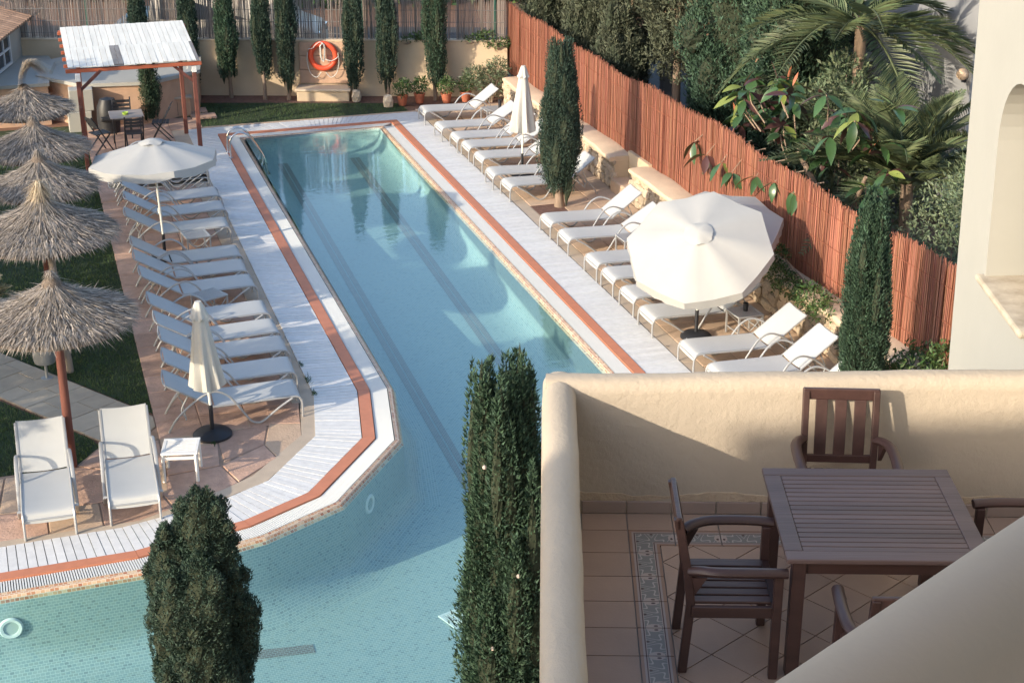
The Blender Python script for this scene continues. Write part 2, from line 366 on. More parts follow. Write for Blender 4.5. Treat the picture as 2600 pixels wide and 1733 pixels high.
for k in range(int((36.1-18.5)/.030)):
    y = 18.5+k*.030; gr.bb(8.05, 8.29, y+.006, y+.024, -.028, .002)
for d in (.13, .145):
    pass
go = gr.build('overflow_grille', M['grille']); go['label'] = 'white slatted overflow grille running round the pool edge'; stuff(go); go['category'] = 'grille'

# orange coping strip in pieces
cop = MB()
n = len(G)
cr_ = struct(ob('orange_coping', None))
for e in range(n):
    j = (e+1) % n; a0, a1, b0, b1 = Vector(GI[e]), Vector(GI[j]), Vector(GO[e]), Vector(GO[j]); ln = (a1-a0).length; K = max(1, round(ln/1.9))
    if e in (8, 9): continue
    for k in range(K):
        t0, t1 = k/K+.0025/ln, (k+1)/K-.0025/ln
        MB().prism([tuple(a0.lerp(a1,t0)), tuple(a0.lerp(a1,t1)), tuple(b0.lerp(b1,t1)), tuple(b0.lerp(b1,t0))], -.03, .018).build('coping_piece', M['orange'], cr_)

# white timber deck: every board is a piece
DK = {'deck_far': [0], 'deck_left': [1], 'deck_peninsula': [2,3,4,5,6]}
def deck_obj(name): return struct(ob(name, None))
def board(parent, q, rnd_):
    dz = rnd_.uniform(-.002,.003)
    MB().prism([tuple(p) for p in q], -.028, .010+dz).build('board', M['deck'], parent)
for nm, es in DK.items():
    d = deck_obj(nm)
    for q in strip_quads(offset(G,.458), GD, es, .108, .010, 0, 0): board(d, q, rng)
d = deck_obj('deck_front')
for k in range(26):
    x = -.90-k*.108; board(d, [(x,17.24),(x-.098,17.24),(x-.098,17.87),(x,17.87)], rng)
d = deck_obj('deck_right')
y = 37.2
while y > 17.2:
    board(d, [(8.49,y-.102),(9.15,y-.102),(9.15,y),(8.49,y)], rng); y -= .108
# one flat sheet below the boards, coloured dark so the gaps look shaded
struct(ring_uv('deck_gap_sheet', [(offset(G,.45),-.027),(offset(G,1.08),-.027)], M['dark_channel']))

# terraces: slabs as pieces
def terrace(name, material, joints):
    t_ = struct(ob(name, None)); j = MB()
    for a in joints: j.bb(*a, -.029, -.012)
    jo = j.build('joint_bed', M['joint'], t_); return t_
def slab_grid(parent, xs, ys, material, gap=.012, jit=.02, skip=None):
    for i in range(len(xs)-1):
        for k in range(len(ys)-1):
            if skip and skip((xs[i]+xs[i+1])/2, (ys[k]+ys[k+1])/2): continue
            x0, x1, y0, y1 = xs[i]+gap/2, xs[i+1]-gap/2, ys[k]+gap/2, ys[k+1]-gap/2
            MB().prism([(x0,y0),(x1,y0),(x1,y1),(x0,y1)], -.028, rng.uniform(-.004,.003)).build('paving_slab', material, parent, bevel=.006, seg=1)
def cuts(a, b_, step, j):
    r = [a]
    while r[-1]+step*1.4 < b_: r.append(r[-1]+step+rng.uniform(-j, j))
    return r+[b_]
tl = terrace('left_terrace', M['slab'], [(1.25,3.56,20.35,38.4),(3.5,3.95,37.25,38.4)])
for (xa, xb) in ((1.25,1.86),(1.86,2.5),(2.5,3.2)):
    slab_grid(tl, [xa,xb], cuts(20.36,38.4,.58,.06), M['slab'])
slab_grid(tl, [3.2,3.555], cuts(21.0,37.2,1.6,.2), M['concrete'], gap=.006)
slab_grid(tl, [3.2,3.9], cuts(37.25,38.4,.6,.05), M['slab'])
# peninsula terrace: flagstones fanning out
MB().prism([(-3.2,17.88),(.8,17.92),(1.97,18.42),(2.44,18.66),(3.2,19.62),(3.5,21.0),(3.5,21.1),(1.24,20.36),(.44,20.36),(.11,19.86),(-3.2,19.8)], -.029, -.012).build('joint_bed', M['joint'], tl)
fl = [[(-1.6,17.9),(-.95,17.9),(-.9,18.75),(-1.6,18.8)],[(-.94,17.9),(-.3,17.9),(-.32,18.7),(-.89,18.74)],[(-.29,17.9),(.35,17.93),(.33,18.7),(-.31,18.69)],[(.36,17.93),(.82,17.95),(1.25,18.15),(1.1,18.72),(.34,18.7)],
      [(-1.6,18.81),(-.9,18.76),(-.8,19.76),(-1.6,19.78)],[(-.88,18.75),(-.2,18.7),(-.1,19.8),(-.79,19.76)],[(-.19,18.7),(.5,18.71),(.5,19.6),(.12,19.82),(-.09,19.8)],[(.51,18.71),(1.2,18.73),(1.25,19.5),(.51,19.6)],[(.13,19.83),(.5,19.61),(1.24,19.51),(1.24,20.34),(.46,20.34)],
      [(1.12,18.72),(1.27,18.16),(1.9,18.6),(2.1,18.75),(1.95,19.3),(1.22,19.2)],[(1.24,19.22),(1.94,19.31),(2.0,20.0),(1.26,19.9)],[(1.25,19.91),(2.0,20.01),(2.0,20.62),(1.25,20.35)],[(1.96,19.3),(2.11,18.76),(2.7,19.3),(2.6,19.75)],[(2.01,19.4),(2.6,19.77),(2.75,20.4),(2.01,20.3)],[(2.61,19.75),(2.71,19.31),(3.12,19.72),(3.2,20.3),(2.77,20.4)],[(2.02,20.31),(2.75,20.41),(2.8,20.95),(2.02,20.62)],[(2.77,20.41),(3.2,20.31),(3.3,21.0),(2.82,20.95)]]
for p in fl:
    c = Vector((sum(q[0] for q in p)/len(p), sum(q[1] for q in p)/len(p)))
    MB().prism([tuple(c+(Vector(q)-c)*.985) for q in p], -.028, rng.uniform(-.003,.004)).build('paving_slab', M['slab'] if rng.random() < .6 else M['slab_light'], tl, bevel=.006, seg=1)
MB().prism([(-3.2,17.88),(.8,17.9),(1.97,18.4),(2.44,18.64),(3.35,19.79),(3.55,21.1),(3.33,21.1),(3.14,19.9),(2.3,18.86),(1.9,18.6),(.78,18.06),(-3.2,17.98)], -.028, .003).build('edge_kerb', M['concrete'], tl)
# right terrace
trr = terrace('right_terrace', M['slab_light'], [(9.17,11.5,13,37.6)])
slab_grid(trr, [9.175,9.42], cuts(13,37.5,1.9,.2), M['concrete'], gap=.006)
for xa, xb in ((9.42,10.05),(10.05,10.7),(10.7,11.4)):
    slab_grid(trr, [xa,xb], cuts(13,37.5,.62,.05), M['slab_light'], skip=lambda x, y: 28.3 < y < 29.2 and x < 10.05)
MB().prism([(9.44,28.35),(10.04,28.35),(10.04,29.18),(9.44,29.18)], -.028, -.006).build('planting_pit', M['soil_dark'], trr)
# far kerb and lawn
k_ = struct(MB().prism([(3.95,37.2),(9.2,37.26),(9.2,37.38),(3.95,37.32)], -.03, .006).build('far_kerb', M['slab_light']))
MB().sheet([(3.93,37.33),(9.0,37.39),(8.9,38.35),(3.4,40.1),(3.4,38.4),(3.93,38.4)], -.016).build('lawn_far', M['grass_base'])['kind'] = 'structure'
struct(MB().sheet([(3.2,40.0),(11.6,37.2),(11.8,38.4),(3.3,41.1)], -.020).build('planting_bed', M['soil_dark']))
struct(MB().sheet([(-12,24.2),(-.82,24.3),(1.25,21.26),(1.25,38.4),(-12,38.4)], -.014).build('lawn_left', M['grass_base']))
struct(MB().sheet([(-12,19.78),(.11,19.86),(.46,20.36),(.36,20.66),(-.82,22.36),(-12,22.4)], -.015).build('lawn_corner', M['grass_base']))
# stone path of separate slabs
pth = struct(ob('stone_path', None))
P0 = Vector((.80,20.95)); PD = Vector((-2.02,3.02)).normalized(); PN = Vector((PD.y,-PD.x))
MB().prism([tuple(P0+PN*.50-PD*1.0), tuple(P0-PN*.5-PD*.4), tuple(P0-PN*.5+PD*9), tuple(P0+PN*.5+PD*9)], -.029, -.013).build('joint_bed', M['joint'], pth)
s = -.95
while s < 5.6:
    d_ = rng.uniform(.36,.46); cs = [-.5] + sorted(rng.sample([-.2,-.1,0,.1,.2,.28],1)) + [.5]
    for i in range(len(cs)-1):
        q = [P0+PN*(cs[i]+.006)+PD*(s+.006), P0+PN*(cs[i+1]-.006)+PD*(s+.006), P0+PN*(cs[i+1]-.006)+PD*(s+d_-.006), P0+PN*(cs[i]+.006)+PD*(s+d_-.006)]
        q = [Vector((min(v.x,1.235), max(v.y,20.37))) for v in q]
        if min(v.x for v in q) < 1.1 and (q[0]-q[2]).length > .2 and abs(q[2].y-q[0].y) > .05:
            MB().prism([tuple(v) for v in q], -.028, rng.uniform(.0,.006)).build('path_slab', M['path'], pth)
    s += d_
# grass blades
gs = np.random.RandomState(3)
def tri_mesh(name, P, A, B, material, parent=None):
    """one loose triangle per row: P (base centre), A (half width vec), B (tip vec)"""
    n = len(P); v = np.empty((n*3,3), np.float32); v[0::3] = P-A; v[1::3] = P+A; v[2::3] = P+B
    me = bpy.data.meshes.new(name); me.vertices.add(n*3); me.vertices.foreach_set('co', v.ravel()); me.loops.add(n*3); me.loops.foreach_set('vertex_index', np.arange(n*3, dtype=np.int32))
    me.polygons.add(n); me.polygons.foreach_set('loop_start', np.arange(0, n*3, 3, dtype=np.int32)); me.polygons.foreach_set('loop_total', np.full(n,3,dtype=np.int32))
    me.materials.append(material); me.update(calc_edges=True); me.validate(); return ob(name, me, parent)
def inpoly(x, y, poly):
    r = np.zeros(len(x), bool); n = len(poly)
    for i in range(n):
        x0, y0 = poly[i]; x1, y1 = poly[(i+1) % n]
        c = ((y0 > y) != (y1 > y)); r ^= c & (x < (x1-x0)*(y-y0)/(y1-y0+1e-9)+x0)
    return r
gp_ = []
for poly, dens in (([(-1.6,25.3),(-.82,24.3),(1.25,21.26),(1.25,36.5),(-1.6,36.5)], 1500), ([(-1.6,19.82),(.11,19.88),(.46,20.38),(.36,20.66),(-.82,22.36),(-1.6,23.2)], 2200), ([(3.95,37.36),(9.0,37.4),(8.9,38.25),(5,39.5),(3.5,39.8),(3.9,38.4)], 900)):
    xs = [p[0] for p in poly]; ys = [p[1] for p in poly]; A_ = (max(xs)-min(xs))*(max(ys)-min(ys)); n = int(A_*dens)
    x = gs.uniform(min(xs),max(xs),n); y = gs.uniform(min(ys),max(ys),n); k = inpoly(x,y,poly)
    dn = np.sin(x*2.1+1.3*np.sin(y*1.7))*.5+np.sin(y*3.3+x)*.3
    k &= gs.uniform(0,1,n) < .62+.35*dn
    gp_.append(np.stack([x[k],y[k],np.full(k.sum(),-.014)],1))
gp_ = np.concatenate(gp_); n = len(gp_); th_ = gs.uniform(0,6.28,n); hh = gs.uniform(.025,.06,n)
A = np.stack([np.cos(th_)*.006,np.sin(th_)*.006,np.zeros(n)],1); B = np.stack([gs.normal(0,.4,n)*hh,gs.normal(0,.4,n)*hh,hh],1)
g_ = stuff(tri_mesh('grass', gp_, A, B, M['blade'])); g_['label'] = 'short green lawn grass beside the terraces'; g_['category'] = 'grass'

# ------------------------------------------------------------------ walls and fences
def stone_mesh(seed):
    r = random.Random(seed); mb = MB(); nu, nv = 8, 4; vs = [(0,0,-.5)]
    pw = lambda v, e: math.copysign(abs(v)**e, v)
    for j in range(1, nv):
        ph = -math.pi/2+math.pi*j/nv
        for i in range(nu):
            t = 2*math.pi*i/nu+r.uniform(-.25,.25)
            vs.append((pw(math.cos(ph),.5)*pw(math.cos(t),.6)*.5*r.uniform(.82,1.08), pw(math.cos(ph),.5)*pw(math.sin(t),.6)*.5*r.uniform(.82,1.08), pw(math.sin(ph),.6)*.5*r.uniform(.85,1.1)))
    vs.append((0,0,.5)); top = len(vs)-1
    fs = [(0, 1+(i+1) % nu, 1+i) for i in range(nu)]
    for j in range(nv-2):
        for i in range(nu): a = 1+j*nu; fs.append((a+i, a+(i+1) % nu, a+nu+(i+1) % nu, a+nu+i))
    a = 1+(nv-2)*nu; fs += [(a+i, a+(i+1) % nu, top) for i in range(nu)]
    mb.add(vs, fs); return mb.mesh('stone', M['stone'])
STONES = [stone_mesh(i) for i in range(9)]
def stone_face(parent, x, y0, y1, z0, z1, r, sz=(.16,.30), hz=(.11,.19)):
    """random rubble facing on a plane of constant x (stones bulge towards -x)"""
    z = z0; cnt = 0
    while z < z1-.03:
        h = min(r.uniform(*hz), z1-z); y = y0-r.uniform(0,.1)
        if z1-z-h < .05: h = z1-z
        while y < y1:
            l = r.uniform(*sz)
            o = ob('stone', STONES[r.randrange(9)], parent, (x+r.uniform(0,.025), y+l/2, z+h/2+r.uniform(-.015,.015)))
            o.scale = (r.uniform(.10,.15), l*1.04, h*1.08); o.rotation_euler = (r.uniform(-.18,.18), r.uniform(-.1,.1), r.uniform(-.1,.1)); y += l; cnt += 1
        z += h
    return cnt
def rolling_cap(y0, y1, x0, x1, z, r, name='cap', parent=None):
    mb = MB(); ny = int((y1-y0)/.25)+2; prof = [(.03,-.10),(0,-.075),(-.01,-.035),(.02,-.006),(.12,.008),(.75,.012),(.97,-.002),(1.0,-.04),(1.0,-.10)]; vs = []
    for i in range(ny):
        y = y0+(y1-y0)*i/(ny-1); dz = .018*math.sin(y*1.7)+.012*math.sin(y*4.1+1); dx = .018*math.sin(y*2.3+.5)+r.uniform(-.008,.008)
        for u, zz in prof: vs.append((x0+(x1-x0)*u+dx*(1 if u < .5 else .2), y, z+zz+dz*(1 if -.06 < zz else .3)+r.uniform(-.004,.004)))
    k = len(prof); fs = [(i*k+j, i*k+j+1, (i+1)*k+j+1, (i+1)*k+j) for i in range(ny-1) for j in range(k-1)]+[tuple(range(k)), tuple((ny-1)*k+j for j in range(k))[::-1]]
    return mb.add(vs, fs).build(name, M['plaster_cap'], parent, smooth=True)
r2 = random.Random(21)
wl = thing('stone_wall', 'long cream rubble stone wall with a rounded plaster cap below the red reed fence', 'wall', (11.4,22.8,0))
MB().bb(.03,.42,-8.8,5.8,-.02,.66).build('wall_core', M['mortar'], wl)
stone_face(wl, .02, -5.2, 5.82, 0, .66, r2, sz=(.2,.4), hz=(.13,.22)); rolling_cap(-8.8,5.85,-.08,.44,.74,r2,'cap',wl)
wf = thing('stone_wall', 'shorter rubble stone wall behind the far group of loungers', 'wall', (11.4,33.6,0))
MB().bb(.03,.42,-3.9,3.6,-.02,.62).build('wall_core', M['mortar'], wf)
stone_face(wf, .02, -3.92, 3.62, 0, .62, r2, sz=(.2,.4), hz=(.13,.22)); rolling_cap(-3.95,3.65,-.08,.44,.70,r2,'cap',wf)
# stones on the end of the far wall
for i in range(9): 
    o = ob('stone', STONES[i], wf, (.06+.12*(i % 3), 3.62, .1+.2*(i//3))); o.scale = (.16,.14,.2)
nc = thing('plastered_recess', 'smooth tan plastered recess with a low step between the two stone walls', 'recess', (11.4,29.16,0))
MB().bb(.34,.42,-.57,.56,-.02,.78).build('back_panel', M['plaster_y'], nc); MB().bb(-.06,.34,-.5,.5,-.02,.26).build('step', M['slab_light'], nc, bevel=.03)
MB().bb(.02,.34,-.565,-.5,-.02,.72).build('cheek', M['plaster_y'], nc, bevel=.02); MB().bb(.02,.34,.49,.555,-.02,.70).build('cheek', M['plaster_y'], nc, bevel=.02)

# red reed fence: thousands of thin stalks
def reeds(name, x0, y0, x1, y1, zb, zt, pitch, rad, material, parent, seed, wav=.04, layers=2, gapf=None):
    rs = np.random.RandomState(seed); Lh = math.hypot(x1-x0, y1-y0); n = int(Lh/pitch)*layers
    s_ = rs.uniform(0,Lh,n); ux, uy = (x1-x0)/Lh, (y1-y0)/Lh; nx, ny = -uy, ux
    if gapf is not None: k = gapf(s_, rs); s_ = s_[k]; n = len(s_)
    off = rs.uniform(-.018,.018,n); top = zt+wav*np.sin(s_*1.9)*.5+rs.normal(0,wav*.45,n)+wav*.6*np.sin(s_*.6+1); bot = np.full(n,zb)+rs.uniform(-.03,.01,n)
    lean = rs.normal(0,.018,n); rr_ = rad*rs.uniform(.6,1.4,n)
    v = np.empty((n,6,3),np.float32)
    for k in range(3):
        a = 2.094*k+.5; cu, cn = np.cos(a)*rr_, np.sin(a)*rr_
        for e, (z, ss) in enumerate(((bot,s_-lean*.5),(top,s_+lean*.5))):
            v[:,e*3+k,0] = x0+ux*(ss+cu)+nx*(off+cn); v[:,e*3+k,1] = y0+uy*(ss+cu)+ny*(off+cn); v[:,e*3+k,2] = z
    fs = np.array([(0,1,4,3),(1,2,5,4),(2,0,3,5)]); F = (fs[None]+(np.arange(n)*6)[:,None,None]).reshape(-1,4)
    me = bpy.data.meshes.new(name); me.from_pydata(v.reshape(-1,3).tolist(), [], F.tolist()); me.materials.append(material); me.update()
    o = stuff(ob(name, me, parent)); return o
rf = thing('reed_fence', 'tall rust red reed screen fence running along the top of the stone wall', 'fence')
reeds('reed_screen', 11.83,14.6,11.83,38.45,.60,2.26,.0105,.0065,M['reed_red'],rf,5,wav=.07)
MB().bb(11.862,11.872,14.6,38.42,.55,2.17).build('backing', M['reed_back'], rf)
tw = MB()
for z in (.95,1.45,1.95): tw.tube([(11.796,14.6+.8*k,z+.012*math.sin(k*1.7)) for k in range(30)],.0045,4)
tw.build('tie_wire', M['reed_back'], rf)
for k in range(13): MB().tube([(11.92,15+k*1.95,0),(11.92,15+k*1.95,2.15)],.03,8).build('post', M['post_grey'], rf)

# far yellow wall with a grey cane screen above (aligned with the hotel)
fw = thing('yellow_wall', 'pale yellow rendered garden wall behind the row of cypresses', 'wall', (0,0,0), -PSI)
MB().bb(-18,-.95,39.92,40.14,-.03,1.38).build('wall_body', M['plaster_y'], fw, bevel=.015)
MB().bb(-18,-.95,39.90,40.16,1.382,1.42).build('coping', M['plaster_cap'], fw, bevel=.01)
cs = thing('cane_fence', 'grey weathered cane screen on green posts above the yellow wall', 'fence', (0,0,0), -PSI)
def gapf(s_, rs): return rs.uniform(0,1,len(s_)) < .80+.18*np.sin(s_*5.1)*np.sin(s_*1.3)
reeds('cane_screen', -18,40.03,-1.0,40.03,1.43,2.48,.020,.0075,M['reed_grey'],cs,8,wav=.03,layers=2,gapf=gapf)
wm = MB()
for z in (1.55,1.85,2.15,2.42): wm.tube([(-18,40.0,z),(-1.0,40.0,z)],.006,4)
wm.build('tie_wire', M['wire'], cs)
for bx in (-1.27,-4.6,-8.0,-11.55,-15): MB().tube([(bx,40.06,1.38),(bx,40.06,2.62)],.045,10).build('post', M['green_post'], cs)

for i, (x, y, s_) in enumerate([(3.575,21.75,.10),(3.57,21.25,.08),(3.58,22.35,.06),(1.95,20.02,.09)]):
    t = thing('weed_tuft', ['largest green weed tuft in the gap along the left deck edge','weed tuft nearest the end of the left deck edge','small weed tuft farther along the left deck edge','low weed tuft beside the black parasol base'][i], 'weed', (x,y,0), 0, 'weeds in the paving gaps')
    n = 60; rs = np.random.RandomState(60+i); th2 = rs.uniform(0,6.28,n); l_ = rs.uniform(.3,1,n)*s_; P = np.stack([rs.normal(0,s_*.2,n),rs.normal(0,s_*.7,n),np.zeros(n)],1)
    stuff(tri_mesh('leaves', P, np.stack([np.cos(th2),np.sin(th2),0*th2],1)*.006, np.stack([np.sin(th2)*l_*.7,np.cos(th2)*l_*.7,l_*.8],1), M['blade'], t))
# ================================================================== LOUNGERS
def bez(pts, n=8):
    """Catmull-Rom through points"""
    P = [Vector(p) for p in pts]; P = [P[0]*2-P[1]]+P+[P[-1]*2-P[-2]]; out = []
    for i in range(1, len(P)-2):
        for k in range(n):
            t = k/n; a, b_, c, d = P[i-1], P[i], P[i+1], P[i+2]
            out.append(.5*((2*b_)+(c-a)*t+(2*a-5*b_+4*c-d)*t*t+(3*b_-a-3*c+d)*t**3))
    return out+[P[-2]]
def make_lounger(ang, thick=.016, flat=1.0):
    t = thing('sun_lounger', 'x', 'sun lounger')
    hinge = Vector((1.23,0,.31)); ux = Vector((math.cos(ang),0,math.sin(ang))); BL = .74
    prof = bez([(.012,0,.215),(.03,0,.285),(.11,0,.335),(.5,0,.328),(.9,0,.315),(1.22,0,.31)],6)
    def sling(pf, y, dz=.0, sag=.012):
        mb = MB(); ny = 7; vs = []
        for p in pf:
            for j in range(ny):
                u = j/(ny-1)*2-1; vs.append((p.x, u*y, p.z+dz-sag*(1-u*u)))
        k = len(pf); fs = [(i*ny+j, i*ny+j+1, (i+1)*ny+j+1, (i+1)*ny+j) for i in range(k-1) for j in range(ny-1)]
        top = len(vs); vs2 = [(v[0], v[1], v[2]-.004) for v in vs]; mb.add(vs+vs2, fs+[tuple(i+top for i in f)[::-1] for f in fs]); return mb
    sling(prof,.288,.008).build('seat_sling', M['sling'], t, smooth=True)
    bp_ = [hinge+ux*s for s in np.linspace(.02,BL,9)]
    sling(bp_,.288,.008,.02).build('back_sling', M['sling'], t, smooth=True)
    fr_ = MB()
    for sgn in (-1,1):
        y = sgn*.30
        fr_.tube([(p.x,y,p.z) for p in bez([(.0,0,0),(.0,0,.20),(.02,0,.28),(.10,0,.328),(.5,0,.322),(.9,0,.31),(1.25,0,.305)],6)],thick,8,flat)
    fr_.tube([(.02,-.30,.255),(.02,.30,.255)],.013,8); fr_.tube([(.62,-.30,.305),(.62,.30,.305)],.012,8); fr_.tube([(1.18,-.30,.295),(1.18,.30,.295)],.012,8)
    fr_.build('seat_frame', M['alu'], t, smooth=True)
    bf = MB()
    for sgn in (-1,1): bf.tube([hinge+ux*0+Vector((0,sgn*.297,0)), hinge+ux*(BL-.02)+Vector((0,sgn*.297,0))],thick*.9,8,flat)
    e = hinge+ux*BL
    bf.tube(bez([(e.x,-.297,e.z),(e.x+.02,-.15,e.z-.022),(e.x+.025,0,e.z-.028),(e.x+.02,.15,e.z-.022),(e.x,.297,e.z)],4),.013,8)
    bf.build('back_frame', M['alu'], t, smooth=True)
    for sgn in (-1,1):
        y = sgn*.335
        MB().tube([(p.x,y+sgn*.012*math.sin(p.x*3),p.z) for p in bez([(.14,0,.325),(.34,0,.20),(.56,0,.035),(.65,0,.016),(.75,0,.07),(.92,0,.33),(1.04,0,.475),(1.19,0,.545),(1.36,0,.505),(1.56,0,.37),(1.76,0,.18),(1.87,0,.0)],6)],thick,8,flat).build('armrest', M['alu'], t, smooth=True)
    mid = hinge+ux*.40
    st = MB()
    for sgn in (-1,1):
        st.tube(bez([(mid.x,sgn*.26,mid.z-.02),(mid.x+.10,sgn*.27,.30),(mid.x+.05,sgn*.28,.17)],5),.011,6)
    st.tube([(mid.x+.05,-.33,.17),(mid.x+.05,.33,.17)],.011,6)
    st.build('back_support', M['alu'], t, smooth=True)
    return t
row_l = 'loungers lined up on the left terrace'; row_r1 = 'loungers in the far group on the right terrace'; row_r2 = 'loungers in the near group on the right terrace'
pl, ul = make_lounger(R(31)), []
LL = [(3.28,20.80),(3.36,21.66),(3.40,22.53),(3.40,23.29),(3.38,24.15),(3.37,25.48),(3.35,26.29),(3.37,27.10),(3.40,28.80),(3.48,29.88),(3.50,30.85)]
on = ['nearest','second','third','fourth','fifth','sixth','seventh','eighth','ninth','tenth','eleventh']
for i, (x, y) in enumerate(LL):
    lab = {0:'nearest lounger of the left row, directly behind the closed ivory parasol', 10:'farthest single lounger of the left row, in front of the stack of loungers', 5:'sixth lounger of the left row, just beyond the mesh side table nearest us', 7:'eighth lounger of the left row, beside the black base of the open parasol'}.get(i, '%s lounger from the near end of the left terrace row' % on[i])
    place(pl, ul, (x,y,0), math.pi+R(rng.uniform(-1.5,1.5)), lab, row_l)
pr, ur = make_lounger(R(37)), []
pr2, ur2 = make_lounger(R(32)), []
RR = [(9.00,36.20),(8.98,34.60),(9.08,33.60),(9.12,32.80),(9.14,31.85),(9.02,30.60),(9.10,29.72)]
nm = ['farthest lounger of the right terrace, with its back against the potted plants','second lounger from the far end of the right terrace','third lounger from the far end of the right terrace','fourth lounger from the far end of the right terrace','fifth lounger from the far end of the right terrace','sixth lounger from the far end of the right terrace, beside the black parasol base','seventh lounger from the far end, half hidden by the planted cypress']
for k, ((x, y), l) in enumerate(zip(RR, nm)): place(*((pr2, ur2) if k in (1,3,4) else (pr, ur)), (x,y,0), R(rng.uniform(-1.6,1.6)), l, row_r1)
R3 = [(9.12,27.22),(9.13,26.22),(9.15,24.79),(9.16,23.99),(9.14,23.02),(9.10,22.08),(9.14,20.52),(9.18,19.55),(9.2,18.5)]
nm = ['first lounger on the near side of the planted cypress, right terrace','second lounger on the near side of the planted cypress, right terrace','lounger whose head disappears under the large open parasols, farthest of those','lounger mostly covered by the large open parasols, with only its foot showing','lounger almost wholly hidden under the large open parasols','lounger in front of the open parasols beside the low table with a dark cup','lounger with a parasol shadow on its backrest, next to the dark cup table','nearest fully visible lounger of the right terrace, cut off by the balcony wall','last lounger of the right terrace, only its corner showing beside the tall cypress']
for k, ((x, y), l) in enumerate(zip(R3, nm)): place(*((pr2, ur2) if k in (1,5) else (pr, ur)), (x,y,0), R(rng.uniform(-1.6,1.6)), l, row_r2)
# two loungers facing us at the front (flat-section arms)
pf, uf = make_lounger(R(40), .017, 1.5), []
place(pf, uf, (-.28,17.95,0), R(90), 'left one of the two loungers facing the pool under the front thatched parasol', 'pair of loungers at the front of the pool')
place(pf, uf, (.74,18.03,0), R(90-1.5), 'right one of the two front loungers, next to the white slatted table', 'pair of loungers at the front of the pool')
# a stack of folded-flat loungers beyond the row
ps, us = make_lounger(R(4)), []
for k in range(7):
    place(ps, us, (3.42-.012*k,31.85,.0+k*.095), math.pi+R(rng.uniform(-.8,.8)), ['lowest lounger of the stack under the open parasol','second lounger up in the stack under the open parasol','third lounger up in the stack under the open parasol','middle lounger of the stack of seven under the open parasol','fifth lounger up in the stack under the open parasol','sixth lounger up in the stack under the open parasol','topmost lounger of the stack under the open parasol'][k], 'stacked loungers')

# ================================================================== SMALL TABLES
def make_side_table(material, slats=True):
    t = thing('side_table', 'x', 'table'); s = .225; h = .40
    tp = MB(); tp.bb(-s,s,-s,-s+.03,h-.03,h); tp.bb(-s,s,s-.03,s,h-.03,h); tp.bb(-s,-s+.03,-s+.03,s-.03,h-.03,h); tp.bb(s-.03,s,-s+.03,s-.03,h-.03,h)
    tp.build('top_frame', material, t, bevel=.004, seg=1)
    m_ = MB()
    for k in range(12): x = -s+.045+k*.033; m_.bb(x-.012,x+.012,-s+.03,s-.03,h-.014,h-.004)
    m_.build('mesh_top', material, t)
    for a in (-1,1):
        for b_ in (-1,1): MB().beam((a*(s-.018),b_*(s-.018),0),(a*(s-.018),b_*(s-.018),h-.03),.026,.026).build('leg', material, t)
    br = MB()
    for a in (-1,1): br.beam((a*(s-.018),-s+.03,.12),(a*(s-.018),s-.03,.12),.016,.016); br.tube([(-s+.03,a*(s-.02),h-.06),(0,a*(s-.02),.14),(s-.03,a*(s-.02),h-.06)],.008,6)
    br.build('brace', material, t)
    return t
pt, ut = make_side_table(M['alu']), []
gt = 'mesh side tables between the loungers'
place(pt, ut, (2.70,28.05,0), R(8), 'low mesh side table beside the white pole of the open parasol', gt)
place(pt, ut, (2.53,24.83,0), R(25), 'low mesh side table between loungers, behind the closed ivory parasol', gt)
place(pt, ut, (10.56,21.5,0), R(3), 'low table carrying a dark cup near the tall open parasols', gt)
place(pt, ut, (10.55,35.5,0), R(4), 'low table with a dark tumbler between the two farthest loungers', gt)
place(pt, ut, (10.2,25.55,0), R(2), 'low table mostly hidden behind the open parasols', gt)
cup = tag(MB().lathe([(.036,0),(.045,.13),(.040,.13),(.032,.01)],14).build('cup', M['black_plastic'], None, smooth=True), 'dark cup on the low table by the open parasols', 'cup', 'dark cups on side tables'); cup.location = (10.58,21.52,.401)
c2 = cup.copy(); C.objects.link(c2); c2.location = (10.72,35.45,.401); c2.scale = (1,1,1.6); c2['label'] = 'dark tumbler on the table between the farthest loungers'
# white plastic slatted table in front
wt = thing('plastic_table', 'white slatted plastic table beside the black parasol base at the front', 'table', (1.44,19.18,0), R(-12)); s = .235; h = .42
tf = MB(); tf.bb(-s,s,-s,-s+.045,h-.025,h); tf.bb(-s,s,s-.045,s,h-.025,h); tf.bb(-s,-s+.045,-s+.045,s-.045,h-.025,h); tf.bb(s-.045,s,-s+.045,s-.045,h-.025,h); tf.build('top_frame', M['white_plastic'], wt, bevel=.004, seg=1)
for k in range(9): y = -s+.063+k*.043; MB().bb(-s+.045,s-.045,y-.014,y+.014,h-.018,h-.003).build('slat', M['white_plastic'], wt)
for k in range(5): MB().bb(-.17+k*.085-.008,-.17+k*.085+.008,-s+.045,s-.045,h-.022,h-.008).build('cross_slat', M['white_plastic'], wt)
for a in (-1,1):
    for b_ in (-1,1): MB().beam((a*(s-.02),b_*(s-.02),0),(a*(s-.025),b_*(s-.025),h-.025),.036,.036).build('leg', M['white_plastic'], wt, bevel=.004, seg=1)
ap = MB()
for a in (-1,1): ap.bb(-s+.04,s-.04,a*(s-.028)-.008,a*(s-.028)+.008,h-.10,h-.06); ap.bb(a*(s-.028)-.008,a*(s-.028)+.008,-s+.04,s-.04,h-.10,h-.06)
ap.build('apron', M['white_plastic'], wt)

